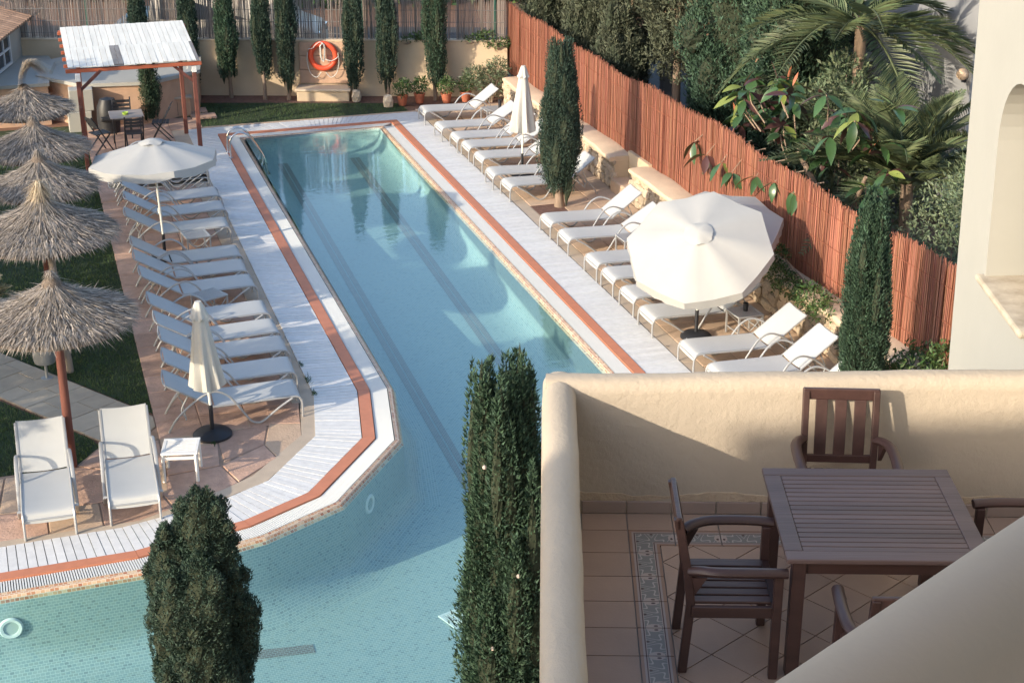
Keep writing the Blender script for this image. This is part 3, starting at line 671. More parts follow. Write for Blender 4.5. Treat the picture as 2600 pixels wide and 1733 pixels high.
# ================================================================== PARASOLS
def base_disc(parent, r=.25):
    MB().lathe([(r,0),(r,.03),(r*.85,.065),(r*.5,.09),(.045,.10),(.045,.10)],28).build('base', M['black_plastic'], parent, smooth=True)
    MB().tube([(0,0,.08),(0,0,.46)],.030,12).build('sleeve', M['black_plastic'], parent, smooth=True)
def open_parasol(label, loc, Rr, rise, zr, tilt=0.0, tdir=0.0, rz=0.0, lean=(0,0), valance=.13, sag=.035):
    t = thing('parasol', label, 'parasol', loc, 0, 'open white parasols')
    base_disc(t)
    ax = Vector((lean[0],lean[1],1)).normalized(); top = Vector((0,0,.1))+ax*(zr+rise)
    if tilt:
        knee = Vector((0,0,.1))+ax*(zr-.1)
        td = Vector((math.cos(tdir),math.sin(tdir),0)); ax2 = (Vector((0,0,1))*math.cos(tilt)+td*math.sin(tilt)).normalized(); apex = knee+ax2*(rise+.12)
    else: knee = None; ax2 = ax; apex = top
    MB().tube([(0,0,.4), knee] if knee else [(0,0,.4), top],.021,12).build('pole', M['pole_white'], t, smooth=True)
    MB().tube([Vector((0,0,.1))+ax*.75, Vector((0,0,.1))+ax*.84],.034,10).build('crank', M['pole_white'], t)
    if knee: MB().tube([knee, apex],.018,10).build('upper_pole', M['pole_white'], t, smooth=True)
    q = Vector((0,0,1)).rotation_difference(ax2); mat4 = Matrix.Translation(apex) @ q.to_matrix().to_4x4() @ Matrix.Rotation(rz,4,'Z')
    n = 8; rings = 7; cm = MB(); vs = [mat4 @ Vector((0,0,0))]; sub = 4; NN = n*sub
    def rad(i, rr): # octagon-like: slightly hollow between ribs
        a = 2*math.pi*i/NN; f = (i % sub)/sub; d = abs(f-.5)*2; ch = math.cos(math.pi/n)/math.cos((f-.5)*2*math.pi/n)
        return rr*ch/ (math.cos(math.pi/n)/math.cos(math.pi/n)), a, (1-d)
    for k in range(1, rings+1):
        u = k/rings
        for i in range(NN):
            rr, a, mid = rad(i, Rr*u); z = -rise*(u**1.06) - sag*mid*u
            vs.append(mat4 @ Vector((rr*math.cos(a), rr*math.sin(a), z)))
    fs = [(0, 1+i, 1+(i+1) % NN) for i in range(NN)]
    for k in range(rings-1):
        for i in range(NN): a0 = 1+k*NN; fs.append((a0+i, a0+NN+i, a0+NN+(i+1) % NN, a0+(i+1) % NN))
    cm.add(vs, fs); can = cm.build('canopy', M['canvas'], t, smooth=True)
    va = MB()
    for s_ in range(n): # eight separate valance flaps, wavy hem
        pts = []
        for f in range(0, 9):
            u = f/8; i = s_*sub+u*sub; a = 2*math.pi*i/NN; fr_ = u-.5; rr = Rr*math.cos(math.pi/n)/math.cos(fr_*2*math.pi/n); d = 1-abs(fr_)*2
            z0 = -rise-sag*d; hem = valance*(.72+.28*min(1,4*min(u,1-u)))
            o_ = .012*math.sin(u*21+s_*1.7)*(1 if 0 < f < 8 else 0)
            pts.append((mat4 @ Vector((rr*math.cos(a),rr*math.sin(a),z0+.002)), mat4 @ Vector(((rr*1.0+o_+.01)*math.cos(a),(rr*1.0+o_+.01)*math.sin(a),z0-hem))))
        va.add([p for pr_ in pts for p in pr_], [(2*i, 2*i+1, 2*i+3, 2*i+2) for i in range(8)])
    va.build('valance', M['canvas'], t, smooth=True)
    vc = MB(); vs = [mat4 @ Vector((0,0,.028))]
    for k, (ru, zu) in enumerate(((.08,.014),(.15,-.016),(.20,-.045))):
        for i in range(16):
            a = 2*math.pi*i/16; rr = Rr*ru*(1+.05*math.sin(i*2.4+k)); vs.append(mat4 @ Vector((rr*math.cos(a),rr*math.sin(a),zu+.012*math.sin(i*1.9)*k)))
    fs = [(0,1+i,1+(i+1) % 16) for i in range(16)]
    for k in range(2):
        for i in range(16): a0 = 1+k*16; fs.append((a0+i,a0+16+i,a0+16+(i+1) % 16,a0+(i+1) % 16))
    vc.add(vs, fs).build('vent_cap', M['canvas'], t, smooth=True)
    for k in range(n):
        a = 2*math.pi*k/n+rz*0; MB().tube([mat4 @ Vector((.02*math.cos(a),.02*math.sin(a),-.03)), mat4 @ Vector((Rr*.97*math.cos(a),Rr*.97*math.sin(a),-rise*.97-.025))],.007,5).build('rib', M['pole_white'], t)
    return t
open_parasol('open white parasol standing over the far end of the left lounger row', (2.12,28.02,0), 1.16, .33, 1.76, lean=(-.03,.035), rz=R(12), valance=.15)
open_parasol('front open white parasol of the overlapping pair, tilted towards the pool', (9.79,21.63,0), 1.16, .34, 1.44, tilt=R(31), tdir=R(236), rz=R(10), valance=.17)
open_parasol('rear open white parasol mostly hidden behind the tilted one', (10.55,22.75,0), 1.12, .36, 1.36, tilt=R(12), tdir=R(236), rz=R(30), valance=.17)
def closed_parasol(label, loc, zt, zb, rmax, lean, material, seed):
    r = random.Random(seed); t = thing('parasol', label, 'parasol', loc, 0, 'closed parasols'); base_disc(t, .27)
    ax = Vector((lean[0],lean[1],1))
    MB().tube([Vector((0,0,.4)), Vector((0,0,0))+ax*(zt-.02)],.021,12).build('pole', M['pole_white'], t, smooth=True)
    MB().tube([ax*.66, ax*.72],.036,10).build('crank', M['pole_white'], t, smooth=True)
    def folds(z0, z1, r0, r1, nz, nf, amp, name, ph):
        mb = MB(); nn = nf*6; vs = []
        for k in range(nz+1):
            u = k/nz; z = z0+(z1-z0)*u; rr = r0+(r1-r0)*(u**.8)
            for i in range(nn):
                a = 2*math.pi*i/nn; f = math.cos(a*nf+ph+.6*math.sin(u*3)); q = rr*(1+amp*u*f+.04*math.sin(a*3+ph))
                dz = 0 if k < nz else .028*f
                c = ax*z; vs.append((c.x+q*math.cos(a), c.y+q*math.sin(a), z+dz))
        fs = [(k*nn+i, k*nn+(i+1) % nn, (k+1)*nn+(i+1) % nn, (k+1)*nn+i) for k in range(nz) for i in range(nn)]
        fs.append(tuple(range(nn))); return mb.add(vs, fs).build(name, material, t, smooth=True)
    folds(zt-.16, zb, .075, rmax, 14, 8, .24, 'canopy', r.uniform(0,6)); folds(zt, zt-.24, .042, .125, 5, 8, .12, 'vent_cap', r.uniform(0,6))
    return t
closed_parasol('closed ivory parasol in front of the nearest left lounger', (1.97,20.27,0), 1.98, .74, .21, (-.03,.0), M['canvas_aged'], 1)
closed_parasol('closed cream parasol among the far loungers of the right terrace', (9.95,31.28,0), 2.33, .95, .25, (.01,.0), M['canvas_aged'], 2)

# ================================================================== THATCHED PARASOLS
def thatch_meshes(seed, Rr, zr, za, tuft):
    rs = np.random.RandomState(seed); out = {}
    def strands(n, umin, umax, ln, wd, lift, pw=.6, hang=0.0):
        u = umin+(umax-umin)*rs.uniform(0,1,n)**pw; a = rs.uniform(0,2*np.pi,n)
        r = Rr*u; z = za-(za-zr)*(u**.62)+lift*rs.uniform(-.3,1,n)
        sl = -(za-zr)/Rr*.62*np.maximum(u,.10)**(-.38)
        out_ = np.stack([np.cos(a),np.sin(a),sl-hang],1); out_ /= np.linalg.norm(out_,axis=1)[:,None]
        out_ += rs.normal(0,.16,(n,3))+np.array([0,0,.05]); l = ln*rs.uniform(.5,1.3,n)
        P = np.stack([r*np.cos(a),r*np.sin(a),z],1); T = np.stack([-np.sin(a),np.cos(a),np.zeros(n)],1)+rs.normal(0,.35,(n,3))
        return P, T*(wd*rs.uniform(.6,1.4,n))[:,None], out_*l[:,None]
    a = strands(6500,.06,.97,.20,.0058,.045); b_ = strands(2000,.84,1.0,.15,.0065,.02,1,hang=.6); c = strands(900,.0,.16,.34,.006,.05)
    P, A, B = (np.concatenate(q) for q in zip(a,b_,c))
    core = MB().lathe([(.05,za+.02),(.12,za-.06)]+[(Rr*u,za-(za-zr)*(u**.62)-.03) for u in np.linspace(.15,.96,9)]+[(Rr*.94,zr-.10),(.1,zr+.25)],36)
    return P, A, B, core
Th = {}
def thatch(label, loc, Rr, zr, za, seed, posts, tuft, sc=1.0):
    t = thing('thatched_parasol', label, 'parasol', loc, 0, 'thatched straw parasols')
    P, A, B, core = thatch_meshes(seed, Rr, zr, za, tuft)
    stuff(tri_mesh('thatch_canopy', P, A, B, M['thatch'], t)); core.build('thatch_core', M['thatch_core'], t, smooth=True)
    for (dx, dy, m_, ln) in posts: MB().tube([(dx,dy,-.03),(dx*.6,dy*.6,1.0),(dx*.2,dy*.2,zr+.35)],[.062,.058,.052],12).build('post', M[m_], t, smooth=True)
    rs = np.random.RandomState(seed+50)
    if tuft == 'knob': pass
    n = {'knob':260,'tuft':520,'loop':0}[tuft]
    if n:
        a = rs.uniform(0,6.28,n); r0 = rs.uniform(.01,.06,n); P = np.stack([r0*np.cos(a),r0*np.sin(a),za+rs.uniform(-.02,.10 if tuft == 'knob' else .16,n)],1)
        k = .10 if tuft == 'knob' else .30
        B = np.stack([np.cos(a)*k*rs.uniform(.3,1,n),np.sin(a)*k*rs.uniform(.3,1,n),rs.uniform(-k*1.4,.02,n)],1); T = np.stack([-np.sin(a),np.cos(a),0*a],1)*.006
        stuff(tri_mesh('straw_tuft', P, T, B, M['thatch_light' if tuft == 'tuft' else 'thatch'], t))
    if tuft == 'loop': # long straw bent over into a loop
        mb = MB(); r = random.Random(seed)
        for k in range(150):
            o_ = Vector((r.gauss(0,.035),r.gauss(0,.05),0)); w_ = r.uniform(.75,1.12); h_ = r.uniform(.36,.50)
            pts = bez([Vector((-.05,0,za-.05))+o_, Vector((.0,.0,za+.22))+o_, Vector((.16*w_,.03,za+h_))+o_*1.4, Vector((.36*w_,.05,za+h_*.72))+o_*1.8, Vector((.46*w_,.05,za+.18))+o_*2.2, Vector((.48*w_+r.uniform(-.06,.06),.05,za-.12+r.uniform(0,.16)))+o_*2.4],3)
            for i in range(len(pts)-1):
                d = .005; a, b_ = pts[i], pts[i+1]; mb.add([a+Vector((0,-d,0)),a+Vector((0,d,0)),b_+Vector((0,d,0)),b_+Vector((0,-d,0))],[(0,1,2,3)])
        stuff(mb.build('straw_loop', M['thatch_light'], t))
    return t
thatch('nearest thatched parasol on a red post by the front loungers', (.07,19.86,0), 0.99, 2.12, 2.66, 11, [(0,0,'post_red',0)], 'knob')
thatch('second nearest thatched parasol with a tall golden straw tuft', (.06,23.55,0), 1.06, 2.10, 2.74, 12, [(.14,-.38,'post_grey',0),(-.02,.25,'post_red',0)], 'tuft')
thatch('third thatched parasol, its right half in front of the lawn edge', (.12,25.95,0), 0.85, 2.14, 2.64, 13, [(0,0,'post_red',0)], 'knob')
thatch('fourth thatched parasol, just below the one with the straw loop', (.10,28.8,0), 0.92, 2.02, 2.52, 14, [(0,0,'post_red',0)], 'knob')
thatch('farthest thatched parasol with long straw bent over into a loop', (.02,32.3,0), 0.88, 1.92, 2.38, 15, [(0,0,'post_red',0)], 'loop')
# ================================================================== VEGETATION
def conifer(name, label, loc, h, r, z0, seed, n, size, material, group=None, cat='tree', lobes=46, taper=.30, trunk=.05, core=True, tips=1.0, fuzz=.30, lean=(0,0), lean_trunk=None, wide=.42, belly=.4, rot=None, extra=(), shell=.25, solid=False):
    rs = np.random.RandomState(seed); t = thing(name, label, cat, loc, rs.uniform(0,6.28) if rot is None else rot, group)
    H_ = h-z0
    def env(u):
        u = np.clip(u,0,1); lo = .50+.50*np.minimum(1,u/belly)**.7; hi = np.where(u > belly, 1-(1-taper)*((u-belly)/(1-belly))**1.7, 1); return r*lo*hi
    C_ = []
    for i in range(lobes):
        u = rs.uniform(0,.93); e = float(env(np.array(u))); a = rs.uniform(0,6.28); rr = e*rs.uniform(.30,.78)
        hw = e*rs.uniform(.24,wide); hl = max(hw*1.4, min(H_*.30, .9)*rs.uniform(.5,1.0))
        C_.append((rr*math.cos(a), rr*math.sin(a), z0+u*H_, hw, hl))
    for k in range(5):
        a = rs.uniform(0,6.28); C_.append((r*.22*k/5*math.cos(a), r*.22*k/5*math.sin(a), z0+H_*(.80-.06*k), r*.30, H_*.20*tips))
    C_ = C_[:lobes]+C_[lobes:] if lobes else []
    C_ += list(extra); C_ = np.array(C_); wgt = C_[:,3]*C_[:,4]; L_ = rs.choice(len(C_), n, p=wgt/wgt.sum()); c = C_[L_]
    s = rs.uniform(-1,1,n); w_ = np.sqrt(np.maximum(0,1-s*s))*np.where(s > 0, (1-s)**.35, 1); ph = rs.uniform(0,6.28,n)
    q = rs.uniform(.82,1.05,n) if not solid else rs.uniform(.86,1.03,n)
    P = np.stack([c[:,0]+c[:,3]*w_*np.cos(ph)*q, c[:,1]+c[:,3]*w_*np.sin(ph)*q, c[:,2]+c[:,4]*s*q],1)
    m_ = int(n*shell); k_ = rs.permutation(n)[:m_]; uu = rs.uniform(0,1,m_)**.9; e_ = env(uu)*(.80+.16*np.sin(ph[k_]*3+uu*17)*np.sin(uu*29+ph[k_]*2))*rs.uniform(.82,1.04,m_)
    P[k_,0] = e_*np.cos(ph[k_]); P[k_,1] = e_*np.sin(ph[k_]); P[k_,2] = z0+uu*H_*.97; s[k_] = rs.uniform(-.6,.6,m_)
    rad = np.hypot(P[:,0],P[:,1]); keep = (rad > .45*env((P[:,2]-z0)/H_)) | solid | (rs.uniform(0,1,n) < .15) | (P[:,2] > z0+.8*H_)
    keep &= P[:,2] > z0*.75; keep &= P[:,2] < h*1.03
    P, ph, s = P[keep], ph[keep], s[keep]; n = len(P)
    D = np.stack([np.cos(ph)*.55, np.sin(ph)*.55, .85+.3*s],1)+rs.normal(0,fuzz,(n,3)); D /= np.linalg.norm(D,axis=1)[:,None]
    T = np.cross(D, rs.normal(0,1,(n,3))); T /= np.linalg.norm(T,axis=1)[:,None]+1e-6
    l = size*rs.uniform(.55,1.35,n)
    if lean != (0,0): P[:,0] += lean[0]*P[:,2]; P[:,1] += lean[1]*P[:,2]
    cr_ = tri_mesh('crown', P, T*(l*.20)[:,None], D*l[:,None], material, t); cr_['kind'] = 'stuff'
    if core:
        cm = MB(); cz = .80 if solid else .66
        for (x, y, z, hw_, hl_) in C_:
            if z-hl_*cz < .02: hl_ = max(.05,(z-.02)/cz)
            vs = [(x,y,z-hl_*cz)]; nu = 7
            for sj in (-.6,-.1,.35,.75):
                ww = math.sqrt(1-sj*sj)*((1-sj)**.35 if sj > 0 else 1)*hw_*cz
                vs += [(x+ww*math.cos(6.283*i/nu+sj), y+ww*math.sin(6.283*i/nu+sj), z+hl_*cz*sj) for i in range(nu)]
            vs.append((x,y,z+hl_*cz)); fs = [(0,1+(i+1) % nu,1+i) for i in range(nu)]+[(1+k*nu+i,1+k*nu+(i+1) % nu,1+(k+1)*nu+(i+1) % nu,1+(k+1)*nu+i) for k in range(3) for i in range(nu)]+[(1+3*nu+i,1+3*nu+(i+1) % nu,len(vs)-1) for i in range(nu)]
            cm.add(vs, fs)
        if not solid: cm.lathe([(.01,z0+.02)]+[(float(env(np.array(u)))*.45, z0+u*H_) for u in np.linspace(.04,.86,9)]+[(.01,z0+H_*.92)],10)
        stuff(cm.build('dark_core', M['cyp_core'], t))  # opaque blobs, coloured darker than the leaves for shaded depth
    lt = lean_trunk or (0,0)
    MB().tube([(lt[0],lt[1],-.04),(lt[0]*.5+.02,lt[1]*.5,z0*.55+.05),(0,0,z0+.3*H_)],[trunk*1.35,trunk,trunk*.6],9).build('trunk', M['bark'], t, smooth=True)
    return t
# the two cypresses close to the hotel
def near_left():
    p = bw(-2.88,11.6); ex = []
    r = random.Random(77)
    for (x, y, z, hw, hl) in [(.05,-.02,3.12,.19,.38),(.20,.0,2.98,.17,.42),(-.09,.05,2.95,.16,.36),(-.25,-.06,2.82,.15,.36),(-.35,.0,2.62,.13,.36),(.10,-.22,2.55,.24,.46),(.30,-.05,2.6,.16,.5),(.34,.05,2.1,.17,.5),(-.16,-.22,2.45,.22,.4),(-.33,-.05,2.1,.16,.45),(.47,-.02,2.36,.10,.13),(.44,-.05,2.20,.09,.12),(-.40,-.05,1.72,.09,.2),(-.36,-.1,1.5,.12,.3),(.05,-.28,1.95,.22,.42),(.22,-.2,1.7,.22,.5),(-.16,-.25,1.6,.22,.5),(.0,-.30,1.3,.25,.4),(.26,-.15,1.25,.2,.4),(0,0,2.4,.34,.7),(0,0,1.5,.36,.8),(.15,.05,1.9,.26,.6),(-.16,.05,1.9,.26,.6),(-.28,-.05,1.2,.2,.4)]:
        x *= .88; ex.append((x,y,z,hw,hl))
        for k in range(11):
            a = r.uniform(0,6.28); b_ = r.uniform(-1,1); ex.append((x+hw*.85*math.cos(a)*math.sqrt(1-b_*b_*.8), y+hw*.85*math.sin(a)*math.sqrt(1-b_*b_*.8), z+hl*.75*b_, hw*r.uniform(.28,.45), hw*r.uniform(.35,.6)))
    return conifer('cypress_tree','bushy dark cypress with knobbly shoots at the lower left, in front of the pool',(p.x,p.y,0),3.50,.44,.35,101,230000,.027,M['cyp_dark'],None,lobes=0,trunk=.08,fuzz=.50,rot=-PSI,extra=ex,shell=.0,solid=True)
near_left()
p = bw(-.30,11.6); conifer('cypress_tree','tall pointed cypress standing right against the left balcony parapet',(p.x,p.y,0),4.50,.50,.4,102,190000,.042,M['cyp'],None,lobes=170,taper=.46,trunk=.09,fuzz=.26,wide=.24,belly=.3,shell=.10)
for k in range(11):
    a = rng.uniform(0,6.28); u = rng.uniform(.35,.8); q = bw(-.30+.43*math.cos(2.0+k*.3),11.6-.43*abs(math.sin(2.0+k*.3)),1.2+3.0*u)
ct = [o for o in C.objects if o.get('label','').startswith('tall pointed cypress')][0]
for k in range(3):
    a = -1.57+rng.uniform(-.9,.5)-ct.rotation_euler.z; z = rng.uniform(1.9,4.0)
    MB().lathe([(.002,-.018),(.016,-.01),(.018,.003),(.010,.015),(.002,.019)],7,(.40*math.cos(a),.40*math.sin(a),z)).build('cone', M['cone'], ct, smooth=True)
# planted cypress in the right terrace, tall cypress by the balcony, small one under the pergola
conifer('cypress_tree','stout cypress with twin tips growing from a pit in the right terrace',(9.98,28.9,0),3.25,.48,.42,103,80000,.042,M['cyp_dark'],None,lobes=80,taper=.40,trunk=.085,fuzz=.35,wide=.38,belly=.35)
conifer('cypress_tree','slim cypress rising above the near end of the right stone wall',(10.5,17.75,0),3.42,.38,.05,104,80000,.045,M['cyp'],None,lobes=60,taper=.34,trunk=.07,fuzz=.26,wide=.32)
conifer('cypress_tree','small cypress beside the pergola table, in front of the round tub wall',(2.85,38.1,0),1.95,.32,.05,105,16000,.04,M['cyp'],None,lobes=30,taper=.35,trunk=.04)
far = [(-10.2,3.2,.36,.3,'far cypress seen above the left end of the pergola roof'),(-8.95,3.4,.34,.35,'far cypress rising behind the right end of the pergola roof'),(-7.95,2.75,.42,.62,'stubby far cypress with a pale leaning trunk, right of the pergola'),(-7.06,3.5,.35,.55,'left one of the two touching cypresses beside the lifebuoy'),(-6.46,3.6,.37,.45,'cypress immediately left of the orange lifebuoy'),(-4.78,3.4,.36,.30,'cypress immediately right of the orange lifebuoy'),(-3.95,3.6,.38,.45,'cypress between the lifebuoy cypress and the split one'),(-2.75,3.7,.44,.42,'thick split cypress behind the potted plants at the far wall')]
for i, (bx, h, r, z0, lab) in enumerate(far):
    p = bw(bx,39.5 if i > 1 else 39.7); conifer('cypress_tree', lab, (p.x,p.y,0), h, r*.82, z0+.08, 120+i, 22000, .055, M['cyp' if i in (7,2) else 'cyp_dark'], 'cypresses along the yellow wall', lobes=34, taper=.42, trunk=.045, fuzz=.24, lean_trunk=(.18,.05) if i == 2 else None)
# conifers beyond the red fence
for i, (x, y, h, r, z0, m_, lab) in enumerate([(13.4,39.5,5.2,1.15,1.0,'conifer_grey','grey green conifer behind the far corner of the red fence'),(13.6,36.9,5.6,1.1,1.7,'conifer_grey','second grey green conifer along the red fence from the far corner'),(13.7,34.6,5.8,1.15,1.9,'conifer_grey','grey green conifer with bare trunk showing above the red fence'),(13.9,32.4,6.0,1.1,2.0,'conifer_grey','grey green conifer just left of the big dark conifer'),(14.1,29.9,6.4,1.25,.5,'cyp','left one of the big dense green conifers behind the red fence'),(14.3,27.4,6.2,1.35,.4,'cyp','big dense green conifer behind the rubber tree')]):
    conifer('conifer_tree', lab, (x,y,0), h, r, z0, 140+i, 60000 if m_ == 'cyp' else 40000, .085 if m_ == 'cyp' else .10, M[m_], 'conifers beyond the red fence', lobes=60, taper=.35, trunk=.10, fuzz=.35 if m_ == 'cyp' else .6, wide=.36, core=(m_ == 'cyp'))
for i, (x, y) in enumerate([(13.0,38.2),(13.1,35.8),(13.0,33.6)]):
    conifer('conifer_tree', ['low leafy conifer filling the gap at the far corner of the red fence','young conifer low between the two grey green conifers','young conifer low in front of the bare conifer trunks'][i], (x,y,0), [3.6,3.2,2.9][i], .8, .3, 160+i, 20000, .09, M['conifer_grey'], 'conifers beyond the red fence', lobes=36, trunk=.06, fuzz=.5)

def leaf_cloud(name, blobs, n, ln, wd, material, parent, seed, up=.35, droop=0.0):
    """small pointed leaves (two triangles each) over blob surfaces [(x,y,z,rx,ry,rz)]"""
    rs = np.random.RandomState(seed); bl = np.array(blobs); wg = bl[:,3]*bl[:,4]+bl[:,3]*bl[:,5]; c = bl[rs.choice(len(bl), n, p=wg/wg.sum())]
    d = rs.normal(0,1,(n,3)); d /= np.linalg.norm(d,axis=1)[:,None]; q = rs.uniform(.55,1.06,n)[:,None]
    lump = 1+.16*np.sin(d[:,0:1]*7+c[:,0:1]*5)*np.cos(d[:,1:2]*6+c[:,2:3]*4)
    P = c[:,:3]+d*c[:,3:]*q*lump; ok = P[:,2] > .01; P, d = P[ok], d[ok]; n = len(P)
    D = d*.6+rs.normal(0,.6,(n,3))+np.array([0,0,up-droop]); D /= np.linalg.norm(D,axis=1)[:,None]
    T = np.cross(D, rs.normal(0,1,(n,3))); T /= np.linalg.norm(T,axis=1)[:,None]+1e-6; l = ln*rs.uniform(.6,1.3,n)[:,None]; w_ = wd*rs.uniform(.7,1.3,n)[:,None]
    v = np.empty((n,4,3),np.float32); v[:,0] = P; v[:,1] = P+D*l*.45-T*w_/2; v[:,2] = P+D*l+np.array([0,0,-.12])*l; v[:,3] = P+D*l*.45+T*w_/2
    me = bpy.data.meshes.new(name); me.vertices.add(n*4); me.vertices.foreach_set('co', v.ravel()); F = np.array([0,1,3,1,2,3])[None]+(np.arange(n)*4)[:,None]
    me.loops.add(n*6); me.loops.foreach_set('vertex_index', F.ravel().astype(np.int32)); me.polygons.add(n*2); me.polygons.foreach_set('loop_start', np.arange(0,n*6,3,dtype=np.int32)); me.polygons.foreach_set('loop_total', np.full(n*2,3,dtype=np.int32))
    me.materials.append(material); me.update(calc_edges=True); me.validate(); return stuff(ob(name, me, parent))
def bush(name, label, loc, blobs, n, ln, wd, material, seed, group=None, stems=6, cat='shrub', droop=0.0, up=.35):
    t = thing(name, label, cat, loc, 0, group); leaf_cloud('foliage', blobs, n, ln, wd, material, t, seed, up, droop); r = random.Random(seed); sm = MB()
    for k in range(stems):
        b_ = r.choice(blobs); sm.tube([(b_[0]*.2,b_[1]*.2,-.04),((b_[0])*.5+r.uniform(-.08,.08),b_[1]*.5+r.uniform(-.08,.08),b_[2]*.55),(b_[0]+r.uniform(-.3,.3)*b_[3],b_[1]+r.uniform(-.3,.3)*b_[4],b_[2]+.3*b_[5])],[.022,.016,.006],6)
    sm.build('stem', M['bark'], t); return t
bush('olive_shrub','silvery green olive like shrub above the near end of the red fence',(12.75,19.0,0),[(0,0,1.7,.55,.8,.75),(.1,-.9,1.5,.5,.6,.6),(.3,.9,2.0,.6,.8,.7),(.4,.1,2.6,.6,.8,.55),(.1,-1.6,1.2,.5,.6,.6),(.9,.9,2.6,.6,.7,.6)],9500,.10,.026,M['leaf_olive'],201)
bush('filler_shrub','tall grey green shrub mass behind the rubber tree',(13.7,24.6,0),[(0,0,1.5,.7,1.0,.9),(.1,1.4,1.6,.7,.9,.9),(.2,-1.2,1.5,.6,.9,.9),(.4,.6,2.5,.6,.9,.6),(.3,1.9,2.3,.5,.7,.5),(.5,-.6,2.4,.5,.7,.5),(.6,.9,3.0,.45,.6,.45)],9000,.15,.045,M['leaf_olive'],206,stems=8)
bush('leafy_shrub','dense shrub with feathery green leaves beside the slim cypress',(11.25,17.35,0),[(-.2,.35,.55,.45,.45,.5),(.25,-.2,.5,.5,.5,.5),(.3,.6,.6,.35,.4,.5),(-.1,-.75,.45,.5,.5,.45),(.45,.2,.95,.25,.3,.3),(.5,-.9,.6,.4,.5,.5),(-.55,-.3,.4,.35,.4,.35)],9000,.10,.030,M['leaf_shrub'],202,droop=.25)
bush('trailing_shrub','dark trailing shrub spilling over the stone wall beside the lounger heads',(11.45,20.9,.62),[(-.05,0,.12,.26,.55,.22),(-.14,.6,.05,.22,.4,.24),(-.16,-.55,.0,.2,.35,.28),(-.05,1.1,.12,.18,.35,.18),(.15,1.5,.3,.12,.2,.2)],3400,.075,.026,M['leaf_shrub'],203,stems=4)
bush('trailing_shrub','pale leafed shrub hanging on the wall just left of the slim cypress',(11.35,19.45,.35),[(0,0,.2,.22,.35,.28),(-.03,-.4,.15,.2,.3,.25)],1700,.07,.024,M['leaf_olive'],204,stems=3)
bush('corner_shrub','loose oleander like shrub in the far corner of the right terrace',(11.15,37.75,0),[(0,0,.55,.35,.35,.4),(-.35,.1,.65,.3,.3,.25),(.2,-.1,.85,.25,.25,.25)],1500,.13,.026,M['leaf_olive'],205)
for i, (bx, z, lab) in enumerate([(-1.75,1.42,'ivy sprig hanging over the yellow wall near the green corner post'),(-3.35,1.40,'ivy clump over the yellow wall behind the split cypress'),(-1.25,1.25,'small ivy tuft on the yellow wall by the red fence')]):
    p = bw(bx,39.86,z); bush('ivy', lab, p, [(0,0,0,.35,.12,.16),(.25,0,.1,.25,.12,.14),(-.2,0,-.1,.2,.1,.12)], 500, .10,.035,M['leaf_shrub'],210+i,'ivy on the yellow wall',stems=2,cat='ivy')
for i, ((x, y), lab) in enumerate(zip([(8.97,38.03),(9.43,38.12),(10.08,37.95),(10.58,37.95)],['leftmost terracotta pot plant by the far wall','second terracotta pot plant from the left by the far wall','third terracotta pot plant, behind the farthest lounger arm','rightmost terracotta pot plant, behind the farthest lounger back'])):
    t = thing('pot_plant', lab, 'pot plant', (x,y,0), 0, 'pot plants at the far wall')
    MB().lathe([(.09,0),(.135,.22),(.145,.22),(.145,.25),(.125,.25),(.12,.2),(.0,.2)],16).build('pot', M['terracotta'], t, smooth=True)
    leaf_cloud('foliage',[(0,0,.42,.22,.22,.19),(.06,.05,.52,.15,.15,.13)],420,.085,.030,M['leaf_shrub'],t,220+i)

# rubber tree: every large leaf is a piece
def leaf_mesh(name, material, bend=.25):
    mb = MB(); ws = [.12,.62,.95,1.0,.86,.5,.04]; vs = []
    for i, w_ in enumerate(ws):
        u = i/6; z = -bend*u*u
        for s_ in (-1,0,1): vs.append((u, s_*w_*.20, z+.05*abs(s_)*w_))
    fs = [(i*3+j, i*3+j+1, i*3+j+4, i*3+j+3) for i in range(6) for j in range(2)]; mb.add(vs, fs); return mb.mesh(name, material, smooth=True)
LM = [leaf_mesh('leaf',M['leaf_ficus'],.25),leaf_mesh('leaf',M['leaf_ficus'],.5),leaf_mesh('leaf',M['leaf_ficus2'],.3),leaf_mesh('leaf',M['leaf_lime'],.3),leaf_mesh('leaf',M['leaf_new'],.05)]
ft = thing('rubber_tree','rubber tree with large glossy leaves and red shoots leaning over the red fence','tree',(12.75,22.9,0))
fb = MB(); r3 = random.Random(31); cnt = 0
fb.tube([(0,0,-.04),(.05,.1,.9),(-.05,.5,1.7),(-.1,1.2,2.2)],[.10,.08,.06,.04],8); fb.tube([(0,0,.5),(.1,-.5,1.6),(.0,-1.0,2.3)],[.07,.05,.03],8)
def rosette(c, up, scale=1.0, k=6, new=True):
    global cnt
    c = Vector(c)
    for i in range(k):
        a = 6.28*i/k+r3.uniform(-.4,.4); el = r3.uniform(-.75,.35)+up; d = Vector((math.cos(a)*math.cos(el),math.sin(a)*math.cos(el),math.sin(el)))
        m_ = LM[0] if r3.random() < .42 else LM[1] if r3.random() < .45 else LM[2] if r3.random() < .72 else LM[3]
        o = ob('leaf', m_, ft, c+d*.03); q = d.to_track_quat('X','Z'); o.rotation_mode = 'QUATERNION'; o.rotation_quaternion = q @ Matrix.Rotation(r3.uniform(-.6,.6),4,'X').to_quaternion(); s_ = scale*r3.uniform(.30,.44); o.scale = (s_,s_*r3.uniform(.85,1.1),s_); cnt += 1
    if new:
        d = Vector((r3.uniform(-.8,.8),r3.uniform(-.8,.8),1)).normalized(); o = ob('leaf', LM[4], ft, c); o.rotation_mode = 'QUATERNION'; o.rotation_quaternion = d.to_track_quat('X','Z'); o.scale = (r3.uniform(.26,.42),.14,.25); cnt += 1
